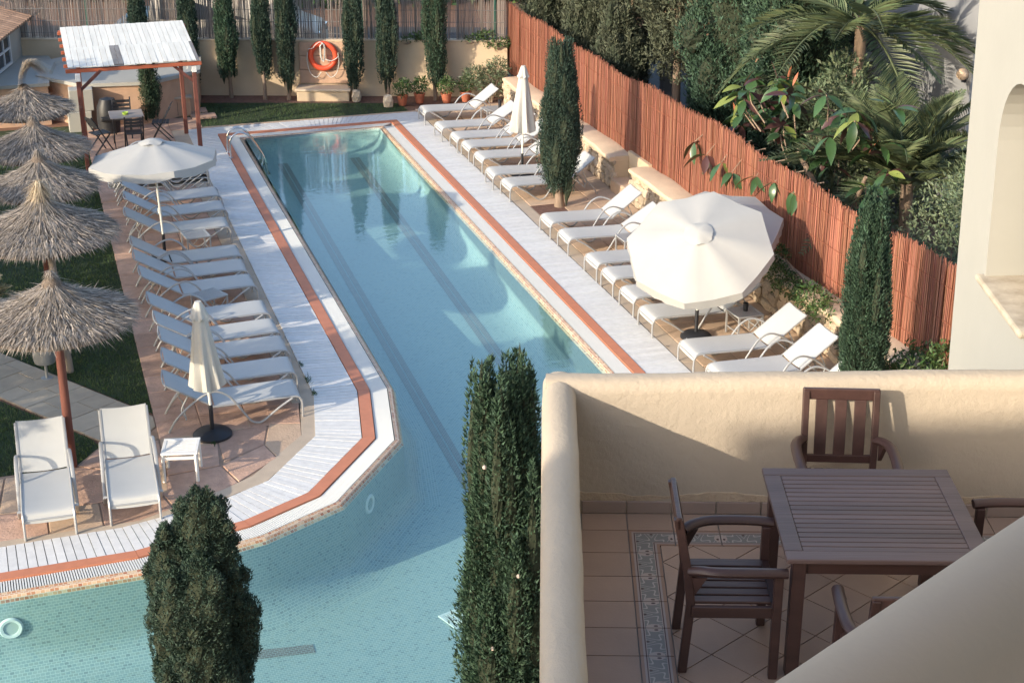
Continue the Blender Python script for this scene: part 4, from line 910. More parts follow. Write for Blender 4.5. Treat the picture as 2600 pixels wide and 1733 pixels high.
for i in range(46):
    y = r3.uniform(-1.7,4.1); u = (y+1.7)/5.8; z = r3.uniform(2.0-.1*u,3.75-.95*u**1.5); x = r3.uniform(-.6,.6)
    rosette((x,y,z), r3.uniform(-.3,.4), 1.05, r3.randint(4,6), r3.random() < .22)
    if i % 3 == 0: fb.tube([(x*.7,y*.8+.1,z-.5),(x*.95,y-.05,z-.2),(x,y,z)],[.014,.012,.009],6)
for c_ in [(-1.05,2.85,1.75),(-1.0,2.3,1.75),(-1.05,1.75,1.72),(-.95,1.0,1.85),(-.95,.3,1.95),(-.9,-.4,2.0),(-1.05,3.4,1.85)]:
    rosette(c_, -.35, .95, 5, False); fb.tube([(-.6,c_[1]-.35,2.2),(-.85,c_[1]-.15,2.1),c_],[.012,.010,.008],6)
stuff(fb.build('branch', M['bark'], ft, smooth=True))
# palms
def frond_mesh(seed, ln, material, droop=.55, nl=46, lw=.030, ll=.42):
    r = random.Random(seed); mb = MB(); pts = [Vector((u*ln, 0, .35*ln*u-droop*ln*u*u)) for u in np.linspace(0,1,12)]
    mb.tube(pts,[.022*(1-.85*i/11) for i in range(12)],5)
    for k in range(nl):
        u = .12+.88*k/nl; i = min(10,int(u*11)); f = u*11-i; p = pts[i].lerp(pts[i+1],f); d = (pts[i+1]-pts[i]).normalized()
        for s_ in (-1,1):
            l = ll*(math.sin(math.pi*min(1,.18+u*.84))*.85+.15)*r.uniform(.85,1.1); e = d*.75+Vector((0,s_*.75,.35+r.uniform(-.15,.1))); e.normalize(); q = p+e*l+Vector((0,0,-.10*l)); w_ = Vector((0,0,1)).cross(e).normalized()*lw/2+d*.004
            m_ = p+e*l*.5; mb.add([p, m_-w_, q, m_+w_],[(0,1,2),(0,2,3)])
    return mb.mesh('frond', material)
FM = [frond_mesh(1,1.7,M['palm'],.5),frond_mesh(2,1.9,M['palm'],.65),frond_mesh(3,1.5,M['palm'],.35)]
def palm(label, loc, crown, n, seed, els, azs=(0,6.28), th=.10, sc=1.0):
    r = random.Random(seed); t = thing('palm_tree', label, 'palm', loc, 0, 'palms behind the red fence')
    MB().tube([(0,0,-.04),(.05,.02,crown*.5),(0,0,crown)],[th*1.3,th,th*1.1],10).build('trunk', M['bark'], t, smooth=True)
    for k in range(n):
        a = azs[0]+(azs[1]-azs[0])*(k+.5*r.random())/n; o = ob('frond', FM[k % 3], t, (0,0,crown)); o.rotation_euler = (r.uniform(-.3,.3), -r.uniform(*els), a); o.scale = (sc,)*3
    return t
palm('bushy low palm with stiff fronds between the rubber tree and the grey house',(13.95,22.6,0),1.9,34,41,(-.1,1.1),sc=1.3)
palm('taller palm whose arching frond crosses the grey house wall at the top',(14.55,25.6,0),3.95,18,42,(-.35,.4),sc=1.5)
palm('small palm low behind the olive shrub at the grey house foot',(14.6,20.4,0),1.9,18,43,(.1,.9),sc=1.0)
# dry palm tuft at the left edge of the lawn
t = thing('dry_palm','straw coloured dry palm leaves poking in over the left lawn','palm',(-1.2,24.9,0))
MB().tube([(0,0,-.04),(0,0,.55)],[.10,.07],8).build('stump', M['bark'], t)
dm = [frond_mesh(9+k,.75,M['palm_dry'],.3,30,.022,.26) for k in range(2)]
for k in range(9):
    o = ob('frond', dm[k % 2], t, (0,0,.55)); o.rotation_euler = (rng.uniform(-.3,.3), -rng.uniform(-.1,.7), -1.2+k*.3)
# trees standing off to the left and behind: they cast the dappled shade on the left side
def shade_tree(label, loc, h, r, seed, n=5200, ln=.17, zb=1.4, mat_='leaf_shrub'):
    rs = random.Random(seed); bl = []
    for k in range(13): a = rs.uniform(0,6.28); q = rs.uniform(.1,.72)*r; bl.append((q*math.cos(a),q*math.sin(a),rs.uniform(zb+.2*r,h-.38*r),r*rs.uniform(.28,.46),r*rs.uniform(.28,.46),r*rs.uniform(.25,.38)))
    t = thing('shade_tree', label, 'tree', loc, 0, 'garden trees left of the pool'); leaf_cloud('foliage', bl, n, ln, ln*.42, M[mat_], t, seed)
    sm = MB().tube([(0,0,-.04),(.05,.05,zb),(0,0,h*.7)],[.14,.11,.05],9)
    for b_ in bl[:7]: sm.tube([(0,0,zb*.9),(b_[0]*.5,b_[1]*.5,(zb+b_[2])/2+.1),b_[:3]],[.06,.04,.015],6)
    sm.build('trunk', M['bark'], t, smooth=True); return t
for i, (x, y, h, r) in enumerate([(-6.4,18.3,4.5,1.8),(-6.9,20.9,4.9,1.8),(-6.3,23.5,4.5,1.7),(-6.9,26.3,4.7,1.8),(-6.6,29.0,4.6,1.7),(-6.8,31.4,5.2,1.8)]):
    shade_tree(['garden tree farthest forward on the left lawn','second garden tree on the left lawn','third garden tree on the left lawn','fourth garden tree on the left lawn','fifth garden tree on the left lawn','sixth garden tree on the left lawn'][i], (x,y,0), h, r, 300+i, 9000)

# ================================================================== FAR WALL OBJECTS (hotel axes)
lb = thing('lifebuoy','orange lifebuoy with white grab rope hanging on the far wall','lifebuoy',bw(-5.59,39.80,1.03),-PSI)
mb = MB(); vs = []; n1, n2 = 40, 12
for i in range(n1):
    a = 6.283*i/n1
    for j in range(n2): b_ = 6.283*j/n2; rr = .315+.068*math.cos(b_); vs.append((rr*math.cos(a), -.068*math.sin(b_)*.9, rr*math.sin(a)))
mb.add(vs, [(i*n2+j, ((i+1) % n1)*n2+j, ((i+1) % n1)*n2+(j+1) % n2, i*n2+(j+1) % n2) for i in range(n1) for j in range(n2)]).build('ring', M['buoy'], lb, smooth=True)
ro = MB()
for s_ in (-1,1): ro.tube(bez([(s_*.385,-.06,.10),(s_*.40,-.05,-.15),(s_*.33,-.05,-.42),(s_*.18,-.05,-.53),(s_*.06,-.05,-.40)],5),.009,6)
ro.tube(bez([(-.36,-.08,.19),(-.24,-.09,.22),(-.17,-.09,.30),(-.06,-.09,.37),(.02,-.09,.34)],5),.009,6); ro.tube(bez([(.06,-.08,-.06),(.2,-.1,-.1),(.33,-.09,-.05),(.385,-.06,.0)],5),.011,6); ro.build('grab_rope', M['rope'], lb, smooth=True)
co_ = MB()
for k in range(9): y0 = -.035-.008*k; w_ = .045+.006*(k % 4); co_.tube(bez([(-w_,y0,.26),(0,y0-.01,.33),(w_,y0,.26),(w_*.8,y0,-.02),(.02,y0,-.1-.012*(k % 3)),(-w_*.8,y0,-.02),(-w_,y0,.26)],4),.009,5)
co_.build('rope_coil', M['rope'], lb, smooth=True)
bn = thing('wall_bench','low rendered bench with a backing panel below the lifebuoy','bench',bw(-5.57,39.88,0),-PSI)
MB().bb(-.66,.66,-.56,-.02,-.03,.23).build('bench_block', M['plaster_y'], bn, bevel=.03); MB().bb(-.70,.70,-.60,-.02,.232,.29).build('bench_seat', M['plaster_cap'], bn, bevel=.02)
for k in range(3): MB().bb(-.64,.66,-.012,.03,.32+k*.35,.66+k*.35).build('panel', M['plaster_pink'], bn, bevel=.006, seg=1)
for k, (bx, by) in enumerate([(-4.72,39.25),(-3.88,38.75)]):
    o = tag(ob('rock', STONES[k+2]), ['rounded pale rock at the right end of the wall bench','pale upright rock at the corner of the far lawn'][k], 'rock', 'rocks by the far lawn'); o.location = bw(bx,by,.14); o.scale = (.26,.24,.34)

# ================================================================== PERGOLA CORNER
pg = thing('pergola','timber pergola with a whitewashed board roof on dark red posts','pergola',(0,0,0))
yF, zF, yB, zB = 34.05, 2.27, 36.95, 2.55
for (x, y, z, m_) in [(1.13,33.95,zF-.09,'post_red'),(3.54,34.15,zF-.09,'post_red'),(3.52,36.86,zB-.08,'post_red'),(1.25,36.86,zB-.08,'post_red')]:
    MB().beam((x,y,-.03),(x-.02,y,z),.09,.09,(0,1,0)).build('post', M[m_], pg, bevel=.008, seg=1)
for x, y in ((1.11,33.90),(3.52,34.10)): MB().bb(x-.05,x+.05,y-.055,y+.05,zF-.24,zF-.085).build('post_bracket', M['white_plastic'], pg, bevel=.006)
for x, y, z in ((0,yF+.02,zF-.045),(0,yB-.08,zB-.045)): MB().bb(.88,3.68,y-.05,y+.04,z-.045,z+.03).build('beam', M['red_wood'], pg, bevel=.006, seg=1)
for a, b_ in (((1.12,33.98,1.80),(1.58,34.02,2.2)),((3.52,34.15,1.80),(3.08,34.1,2.2))): MB().beam(a,b_,.06,.06).build('brace', M['post_red'], pg)
for k in range(6): 
    y = yF+.25+k*.48; z = zF+(zB-zF)*(y-yF)/(yB-yF); MB().bb(.86,3.66,y-.035,y+.035,z-.055,z+.012).build('purlin', M['red_wood'], pg, bevel=.004, seg=1)
rr_ = random.Random(5)
for course, (ya, yb_) in enumerate(((yF-.06,yF+1.32),(yF+1.22,yB+.08))):
    x = .93
    while x < 3.62:
        w_ = min(rr_.uniform(.085,.145), 3.64-x); y0 = ya+rr_.uniform(-.03,.03); y1 = yb_+rr_.uniform(-.02,.02); z0_ = zF+(zB-zF)*(y0-yF)/(yB-yF)+.035-.018*course+rr_.uniform(-.004,.006); z1_ = zF+(zB-zF)*(y1-yF)/(yB-yF)+.035-.018*course
        dark = (course == 0 and (1.80 < x < 2.06 or x+w_ > 3.60))
        MB().beam((x+w_/2,y0,z0_),(x+w_/2,y1,z1_),w_-.006,.016).build('roof_board', M['bare_board' if dark else 'white_wash'], pg); x += w_
MB().lathe([(.012,.16),(.02,.12),(.06,.08),(.085,0),(.08,0),(.05,.06),(.0,.08)],16,(2.52,36.2,1.95)).build('lamp_shade', M['steel_bin'], pg, smooth=True)
MB().tube([(2.52,36.2,2.05),(2.52,36.2,2.47)],.006,5).build('lamp_cord', M['dark_metal'], pg)
tb = thing('bistro_table','grey square bistro table under the pergola','table',(2.15,36.2,0),R(0))
MB().bb(-.37,.37,-.37,.37,.70,.72).build('top', mat('grey_table_top',(.33,.30,.29),.5,noise=(4,.1)), tb, bevel=.005, seg=1)
lg = MB()
for s_ in (-1,1): lg.beam((s_*.3,-.28,0),(s_*.3,.28,.69),.025,.02,(1,0,0)); lg.beam((s_*.3,.28,0),(s_*.3,-.28,.69),.025,.02,(1,0,0))
lg.build('cross_legs', M['dark_metal'], tb)
ash = tag(MB().lathe([(.055,0),(.075,.05),(.062,.05),(.045,.012),(0,.012)],16).build('ashtray', M['green_glass'], None, smooth=True),'lime green glass ashtray on the bistro table','ashtray'); ash.location = (2.13,36.15,.721)
def folding_chair(lab, loc, rz):
    t = thing('folding_chair', lab, 'chair', loc, rz, 'dark folding chairs under the pergola'); w_ = .20
    for s_ in (-1,1):
        MB().beam((.24,s_*w_,0),(-.26,s_*w_,.86),.022,.03,(0,1,0)).build('leg', M['dark_metal'], t); MB().beam((-.22,s_*(w_-.03),0),(.20,s_*(w_-.03),.45),.022,.03,(0,1,0)).build('leg', M['dark_metal'], t)
    for k in range(5): MB().bb(-.17+k*.078,-.17+k*.078+.066,-w_+.02,w_-.02,.44,.455).build('seat_slat', M['dark_metal'], t)
    for k in range(3): z = .62+k*.08; MB().beam((-.12-.145*(z-.62)/.25-.0,-w_,z),(-.12-.145*(z-.62)/.25,w_,z),.012,.06).build('back_slat', M['dark_metal'], t)
folding_chair('dark folding chair at the left side of the bistro table',(1.50,35.75,0),R(25)); folding_chair('dark folding chair at the near side of the bistro table',(2.25,35.55,0),R(90))
folding_chair('dark folding chair at the right side of the bistro table',(2.93,36.35,0),R(170)); folding_chair('dark folding chair at the far side of the bistro table',(2.1,37.0,0),R(-95))
cc = thing('covered_chair','rounded black covered armchair behind the bistro table','chair',(1.83,37.55,0)); MB().lathe([(.24,0),(.27,.3),(.25,.6),(.17,.78),(.0,.82)],18).build('cover', M['black_plastic'], cc, smooth=True)
MB().bb(-.2,.2,-.32,-.2,.30,.42).build('seat_front', M['black_plastic'], cc, bevel=.04)
# raised round tub
jc = thing('raised_tub','raised polygonal plunge tub with white rim and blue water','tub',(2.35,40.0,0),R(22.5-8))
MB().lathe([(2.02,-.03),(2.02,.93),(1.7,.93)],8).build('tub_wall', M['plaster_pink'], jc); MB().lathe([(2.10,.935),(2.10,1.02),(1.78,1.02),(1.70,.88),(1.62,.55),(0,.55)],8).build('tub_rim', M['plaster_w'], jc, bevel=0)
MB().lathe([(1.725,.93),(0,.93)],8).build('tub_water', M['blue_water'], jc)
for a in (-1.75,-1.45): MB().lathe([(.05,0),(.05,.03),(.0,.03)],12,(1.68*math.cos(a),1.68*math.sin(a),.93)).build('jet', M['chrome'], jc)
wb = thing('white_cabinet','white two tier equipment cabinet left of the tub','cabinet',(1.2,38.0,0)); MB().bb(-.27,.27,-.22,.22,-.03,.45).build('lower_box', M['plaster_w'], wb, bevel=.015); MB().bb(-.20,.34,-.16,.26,.452,.96).build('upper_box', M['plaster_w'], wb, bevel=.015)
bq = thing('barbecue_block','low rendered barbecue block with a dark opening beside the pergola post','barbecue',(3.5,38.55,0)); MB().bb(-.34,.34,.0,.4,-.03,.42).build('block', M['plaster_pink'], bq, bevel=.02); MB().bb(-.38,.38,-.06,.42,.422,.47).build('top_slab', M['concrete'], bq, bevel=.01); MB().bb(-.24,.02,-.012,.1,.02,.34).build('opening', M['black_plastic'], bq)
for k in range(2): 
    o = tag(MB().bb(-.3,.3,-.22,.22,-.028,.03).build('step_slab', M['slab'], None, bevel=.012), ['rear stepping slab beside the barbecue block','front stepping slab beside the barbecue block'][k],'slab','stepping slabs by the pergola'); o.location = ((3.95,38.95,0),(4.1,38.35,0))[k]
struct(MB().prism([(-3,38.7),(.6,38.7),(.75,41.5),(.5,44),(-3,44)], .90,.98).build('raised_platform', M['plaster_w']))
struct(MB().prism([(-3,38.74),(.56,38.74),(.7,41.5),(.45,44),(-3,44)], -.03,.899).build('platform_base', M['plaster_pink']))
# hut at the top left
ht = thing('garden_hut','white garden hut with clay roof tiles and a paned window','hut',(-.44,40.21,0),0); ha = math.atan2(42.88-40.21,.75); hd = Vector((math.cos(ha),math.sin(ha),0)); hn = Vector((-hd.y,hd.x,0)); hx = hd.cross(Vector((0,0,1)))
def hp(s_, d, z): v = hd*s_-hx*d; return Vector((v.x,v.y,z))
mb = MB(); mb.add([hp(-2.5,0,.9),hp(2.75,0,.9),hp(2.75,3,.9),hp(-2.5,3,.9),hp(-2.5,0,1.92),hp(2.75,0,1.92),hp(2.75,3,1.92),hp(-2.5,3,1.92)],[(3,2,1,0),(4,5,6,7),(0,1,5,4),(1,2,6,5),(2,3,7,6),(3,0,4,7)]); mb.build('wall', M['plaster_w'], ht)
wf_ = MB(); 
for s0, s1, z0_, z1_ in ((-.62,-.55,1.02,1.82),(.55,.62,1.02,1.82),(-.55,.55,1.02,1.09),(-.55,.55,1.75,1.82),(-.03,.03,1.09,1.75),(-.55,.55,1.40,1.45)):
    a, b_, c_, d_ = hp(s0+.2,-.05,z0_), hp(s1+.2,-.05,z0_), hp(s1+.2,.02,z0_), hp(s0+.2,.02,z0_); up = Vector((0,0,z1_-z0_)); wf_.add([a,b_,c_,d_,a+up,b_+up,c_+up,d_+up],[(3,2,1,0),(4,5,6,7),(0,1,5,4),(1,2,6,5),(2,3,7,6),(3,0,4,7)])
win = wf_.build('window_frame', M['blue_frame'], ht)
for s0 in (-.33,.23):
    for z0_ in (1.09,1.45): mb = MB(); mb.add([hp(s0-.02,-.02,z0_),hp(s0+.5,-.02,z0_),hp(s0+.5,-.02,z0_+.31),hp(s0-.02,-.02,z0_+.31)],[(0,1,2,3)]); mb.build('pane', M['glass'], win)
tile = MB(); tile.add([(.0+.42*i, .075*math.cos(a), .05*math.sin(a)-.012*i*0) for i in (0,1) for a in np.linspace(0,math.pi,6)], [(j,j+1,j+7,j+6) for j in range(5)]); tm = tile.mesh('roof_tile', M['roof_tile'], smooth=True)
mb = MB(); mb.add([hp(-2.8,-.28,1.88),hp(3.0,-.28,1.88),hp(3.0,3,2.75),hp(-2.8,3,2.75),hp(-2.8,-.28,1.95),hp(3.0,-.28,1.95),hp(3.0,3,2.82),hp(-2.8,3,2.82)],[(3,2,1,0),(4,5,6,7),(0,1,5,4),(1,2,6,5),(2,3,7,6),(3,0,4,7)]); rfo = mb.build('roof', M['bark'], ht)
for i in range(24):
    for j in range(6):
        s_ = -1.9+i*.2; d = -.34+j*.38; o = ob('roof_tile', tm, rfo, hp(s_,d,1.965+(d+.28)*.265+.004*j)); dv = (hp(0,1,.265)-hp(0,0,0)).normalized(); o.rotation_mode = 'QUATERNION'; o.rotation_quaternion = dv.to_track_quat('X','Z')
# litter bin
lbn = thing('litter_bin','galvanised litter bin on a short post at the stone path edge','bin',(-.14,23.0,0)); MB().tube([(0,0,-.02),(0,0,.30)],.022,8).build('post', M['steel_bin'], lbn); MB().lathe([(.09,0),(.09,.008),(.022,.012)],12).build('foot', M['steel_bin'], lbn)
MB().lathe([(0,.26),(.15,.26),(.165,.30),(.175,.62),(.165,.62),(.15,.3)],18).build('bucket', M['steel_bin'], lbn, smooth=True)
# pool ladder and pool fittings
ld = thing('pool_ladder','chrome pool ladder at the far left corner of the pool','ladder',(4.2,34.58,0))
for y in (-.23,.23):
    MB().tube(bez([(.0,y,.0),(.0,y,.34),(.06,y,.50),(.22,y,.57),(.40,y,.50),(.56,y,.28),(.72,y,-.02),(.80,y,-.5)],6),.021,10).build('rail', M['chrome'], ld, smooth=True); MB().lathe([(.05,0),(.05,.02),(.022,.03)],12,(0,y,.012)).build('foot', M['chrome'], ld, smooth=True)
for k in range(2): MB().bb(.66+.05*k,.80+.05*k,-.23,.23,-.22-.22*k,-.20-.22*k).build('tread', M['chrome'], ld)
def pool_light(lab, loc, rz):
    t = thing('pool_light', lab, 'light', loc, rz, 'round lights in the pool wall'); mb = MB(); vs = []
    for i in range(28):
        a = 6.283*i/28
        for rr, y in ((.085,.0),(.088,-.02),(.12,-.025),(.135,-.01),(.137,.0)): vs.append((rr*math.cos(a), y, rr*math.sin(a)))
    mb.add(vs, [(i*5+j, ((i+1) % 28)*5+j, ((i+1) % 28)*5+j+1, i*5+j+1) for i in range(28) for j in range(4)]).build('bezel', M['grille'], t, smooth=True)
    mb = MB(); mb.add([(.084*math.cos(6.283*i/24),-.004,.084*math.sin(6.283*i/24)) for i in range(24)],[tuple(range(24))]).build('lens', mat('light_lens',(.45,.50,.48),.2), t)
pool_light('round pool light under the water at the bottom left corner',(-.82,16.66,-.40),0)
ed = Vector((3.22-4.345,17.82-19.37)); pool_light('round pool light in the angled pool wall below the orange coping',(3.74,18.36,-.38),math.atan2(ed.y,ed.x)+math.pi)
dr = thing('pool_drain','square white drain grate on the pool floor by the pointed cypress','drain',(4.42,16.4,floor_z(16.4)+.004),R(20)); MB().bb(-.19,.19,-.19,-.15,0,.012).bb(-.19,.19,.15,.19,0,.012).bb(-.19,-.15,-.15,.15,0,.012).bb(.15,.19,-.15,.15,0,.012).build('frame', M['grille'], dr)
gm = MB()
for k in range(9): gm.bb(-.14+k*.033,-.122+k*.033,-.15,.15,.001,.010)
gm.build('grate_bars', M['grille'], dr)

# ================================================================== BEYOND THE FENCES
struct(MB().sheet([tuple(bw(-60,41.2)[:2]),tuple(bw(60,41.2)[:2]),tuple(bw(60,49)[:2]),tuple(bw(-60,49)[:2])],-.02).build('street', M['asphalt']))
struct(MB().sheet([(15.6,26.5),(26,26.5),(26,42),(15.6,42)],-.015).build('side_road', M['asphalt']))
def vehicle(name, lab, loc, rz, L_, W_, H_, paint, van):
    t = thing(name, lab, 'car' if not van else 'van', loc, rz)
    if van: sec = [(-.5,.30),(-.5,.62),(-.46,1.0),(.22,1.0),(.34,.62),(.48,.52),(.5,.30)]
    else: sec = [(-.5,.30),(-.5,.58),(-.36,.64),(-.22,1.0),(.10,1.0),(.26,.64),(.47,.55),(.5,.30)]
    vs = []; 
    for s_ in (-1,1):
        for u, z in sec: vs.append((u*L_, s_*W_/2*(1 if z < .7 else .86), z*H_))
    k = len(sec); fs = [tuple(range(k))[::-1], tuple(range(k,2*k))]+[(i,(i+1) % k,k+(i+1) % k,k+i) for i in range(k)]
    mb = MB(); mb.add(vs, fs); body = mb.build('body', paint, t, bevel=.06, seg=2, smooth=True)
    for s_ in (-1,1):
        for (u0, u1) in (((-.42,-.14),(-.12,.12)) if van else ((-.24,-.07),(-.05,.09))):
            g = MB(); g.add([(u0*L_,s_*(W_/2*.98),.66*H_),(u1*L_,s_*(W_/2*.98),.66*H_),(u1*L_,s_*(W_/2*.885),.94*H_),(u0*L_,s_*(W_/2*.885),.94*H_)],[(0,1,2,3)]); g.build('side_window', M['glass'], t)
        for u in (-.32,.32):
            wv = MB().lathe([(.18,-.11),(.32,-.10),(.33,.0),(.32,.10),(.18,.11)],18); wv.v = [(x,z,y) for x,y,z in wv.v]; wv.v = [(x+u*L_,y+s_*(W_/2-.10),z+.32) for x,y,z in wv.v]; w_ = wv.build('wheel', M['black_plastic'], t, smooth=True)
        MB().bb(.47*L_,.498*L_,s_*W_*.36-.12,s_*W_*.36+.12,.42*H_,.50*H_).build('headlight', M['chrome'], t, bevel=.02)
    return t
p = bw(-8.3,43.2); vehicle('parked_van','pale van parked in the street behind the cane screen',(p.x,p.y,-.02),-PSI,4.6,1.9,2.25,M['van_paint'],True)
p = bw(-10.9,43.4); vehicle('parked_car','blue car parked in the street behind the cane screen at the top left',(p.x,p.y,-.02),-PSI+math.pi,4.2,1.75,1.5,M['van_blue'],False)
vehicle('parked_car','dark green car glimpsed between the trunks behind the red fence',(17.2,33.4,-.01),R(62),4.2,1.75,1.45,M['car_dark'],False)
for i, (x, y, h, m_, w_, lab) in enumerate([(14.9,31.5,2.75,'plaster_w',.26,'square white gate post behind the red fence'),(15.2,34.4,2.6,'plaster_grey',.22,'grey square post left of the gate post behind the fence'),(15.3,33.2,2.6,'dark_metal',.16,'dark square post beside the grey one behind the fence')]):
    t = thing('gate_post', lab, 'post', (x,y,0), R(10), 'posts behind the red fence'); MB().bb(-w_/2,w_/2,-w_/2,w_/2,-.03,h).build('shaft', M[m_], t, bevel=.015); MB().bb(-w_/2-.03,w_/2+.03,-w_/2-.03,w_/2+.03,h+.002,h+.05).build('cap', M[m_], t, bevel=.01)
# grey house to the right behind the palms
gh = thing('neighbour_house','grey rendered house with a tiled porch behind the palms','house',(16.85,26.0,0),0)
MB().bb(0,7,0,9,-.03,6.2).build('wall', M['plaster_grey'], gh, bevel=.01)
MB().bb(-.05,.55,-.62,-.02,-.03,6.0).build('pier', M['plaster_grey'], gh, bevel=.01)
MB().bb(-2.6,-.02,3.0,8.4,2.45,2.62).build('porch_fascia', M['plaster_w'], gh, bevel=.01)
pr_ = MB(); pr_.add([(-2.75,2.85,2.64),(-.02,2.85,3.35),(-.02,8.5,3.35),(-2.75,8.5,2.64),(-2.75,2.85,2.70),(-.02,2.85,3.41),(-.02,8.5,3.41),(-2.75,8.5,2.70)],[(3,2,1,0),(4,5,6,7),(0,1,5,4),(1,2,6,5),(2,3,7,6),(3,0,4,7)]); prf = pr_.build('porch_roof', M['roof_tile'], gh)
for i in range(26):
    for j in range(6):
        o = ob('roof_tile', tm, prf, (-2.8+j*.42,2.95+i*.21,2.72+j*.42*.26)); dv = Vector((1,0,.26)).normalized(); o.rotation_mode = 'QUATERNION'; o.rotation_quaternion = dv.to_track_quat('X','Z')
for y in (3.1,5.7,8.2): MB().bb(-2.55,-2.3,y-.12,y+.12,-.03,2.45).build('porch_post', M['plaster_grey'], gh)
MB().bb(-.03,-.005,3.6,7.6,.1,2.2).build('porch_shade_panel', M['glass'], gh)  # dark panel standing in for the shaded opening under the porch
sp = MB(); sp.lathe([(.001,-.115)]+[(.115*math.cos(a),.115*math.sin(a)) for a in np.linspace(-1.4,1.4,11)]+[(.001,.115)],20,(-.13,-.45,2.93)); sp.build('globe_lamp', M['lamp'], gh, smooth=True); MB().tube([(-.02,-.45,2.80),(-.13,-.45,2.80)],.03,8).build('lamp_arm', M['dark_metal'], gh)
# far hedge that closes the view beyond the street
for i in range(9):
    p = bw(-22+i*6.5,52+1.5*(i % 2)); bush('street_hedge', 'dark hedge clump number %s from the left beyond the street' % ['one','two','three','four','five','six','seven','eight','nine'][i], p, [(0,0,1.2,2.6,1.2,1.3),(2,0,1.0,2.2,1.1,1.1),(-2,0,1.4,2.0,1.1,1.3)], 2200, .35,.16,M['leaf_shrub'],400+i,'hedge clumps beyond the street',stems=4,cat='hedge')

lf = tag(leaf_o := ob('fallen_leaf', leaf_mesh('leaf_dry', M['bare_board'], .35)), 'curled brown fallen leaf on the right deck edge', 'leaf'); lf.location = (9.16,21.35,.03); lf.scale = (.12,.14,.12); lf.rotation_euler = (.3,.2,.8)
# ================================================================== BALCONY (hotel axes: lx to the right, ly away)
FZ = 4.60
hb = thing('hotel_building','cream rendered hotel wing with an arched window niche at the right','building',(0,0,0),-PSI)
def wall_profile(name, pts, parent, thick, z0, z1, material, rad=.07, wav=1.0, zslope=0.0, seed=0):
    """a plaster parapet with a rounded top following a straight line a->b in plan"""
    a, b_ = Vector((*pts[0],0)), Vector((*pts[1],0)); d = (b_-a); ln = d.length; d.normalize(); nn = Vector((-d.y,d.x,0)); r = random.Random(seed)
    t2 = thick/2; prof = [(-t2,z0)]+[(-t2,z0+(z1-rad-z0)*k/4) for k in (1,2,3,4)]+[(-t2+rad-rad*math.cos(u),z1-rad+rad*math.sin(u)) for u in np.linspace(.3,1.57,5)]+[(t2-rad+rad*math.sin(u),z1-rad+rad*math.cos(u)) for u in np.linspace(0,1.3,5)]+[(t2,z0+(z1-rad-z0)*k/4) for k in (4,3,2,1)]+[(t2,z0)]
    N_ = max(2,int(ln/.16)); vs = []
    for i in range(N_+1):
        p = a+d*(ln*i/N_); wv = wav*(.006*math.sin(i*.9+seed)+.004*math.sin(i*2.3)); 
        for o_, z in prof: q = p+nn*(o_+(wv if z > z0+.1 else 0)); vs.append((q.x,q.y,z+zslope*ln*i/N_*((z-z0)/(z1-z0))+(.5*wv if z > z1-.05 else 0)))
    k = len(prof); fs = [(i*k+j,i*k+j+1,(i+1)*k+j+1,(i+1)*k+j) for i in range(N_) for j in range(k-1)]+[tuple(range(k)),tuple(N_*k+j for j in range(k))[::-1]]
    return MB().add(vs, fs).build(name, material, parent, smooth=True)
bl = thing('balcony','cream plastered hotel balcony with a tiled floor','balcony',(0,0,0),-PSI)
MB().bb(.02,3.4,3.0,9.34,FZ-.30,FZ-.013).build('slab', M['grout'], bl)
wall_profile('parapet', [(.02,9.25),(3.42,9.25)], bl, .215, FZ-.32, FZ+.905, M['plaster_b'], .085, wav=.6, zslope=.020, seed=1)
wall_profile('parapet', [(.105,9.35),(.105,3.0)], bl, .212, FZ-.32, FZ+.895, M['plaster_b'], .095, wav=.4, seed=2)
# floor tiles one by one
TP = .2885; x0 = .545; y0 = 8.905; g = .007
def ftile(name, poly, material, parent=bl, z=0.0):
    c = Vector((sum(q[0] for q in poly)/len(poly), sum(q[1] for q in poly)/len(poly)))
    MB().prism(poly, FZ-.012, FZ+z).build(name, material, parent)
for k in range(12):  # left column
    ya, yb_ = y0-(k+1)*TP*.984, y0-k*TP*.984; ftile('floor_tile', [(.2+.02,ya+g/2),(x0-g/2,ya+g/2),(x0-g/2,yb_-g/2),(.22,yb_-g/2)], M['floor_tile'])
for k in range(-1,10):  # far row against the wall
    xa, xb = x0+k*TP, x0+(k+1)*TP; ftile('floor_tile', [(max(xa,.22)+g/2,y0+g/2),(xb-g/2,y0+g/2),(xb-g/2,9.125),(max(xa,.22)+g/2,9.125)], M['floor_tile'])
for k in range(-1,10):
    xa, xb = x0+k*TP, x0+(k+1)*TP; MB().bb(max(xa,.225)+.004,xb-.004,9.128,9.146,FZ,FZ+.085).build('baseboard_tile', M['base_tile'], bl, bevel=.003, seg=1)
for k in range(12):
    ya, yb_ = y0-(k+1)*TP*.984, y0-k*TP*.984; MB().bb(.205,.221,ya+.004,yb_-.004,FZ,FZ+.085).build('baseboard_tile', M['base_tile'], bl)
rb = MB(); xs_ = [.22+.06*k for k in range(53)]; zz_ = [FZ+.135+.012*math.sin(x*7)+random.Random(int(x*100)).uniform(-.008,.008) for x in xs_]
rb.add([(x,9.139,FZ+.086) for x in xs_]+[(x,9.137,z) for x,z in zip(xs_,zz_)]+[(x,9.150,z+.004) for x,z in zip(xs_,zz_)],[(i,i+1,i+54,i+53) for i in range(52)]+[(i+53,i+54,i+107,i+106) for i in range(52)])
rb.build('base_render', mat('rough_base_render',(.52,.41,.30),.9,noise=(8,.12),bump=[(20,.6),(90,.5)]), bl)
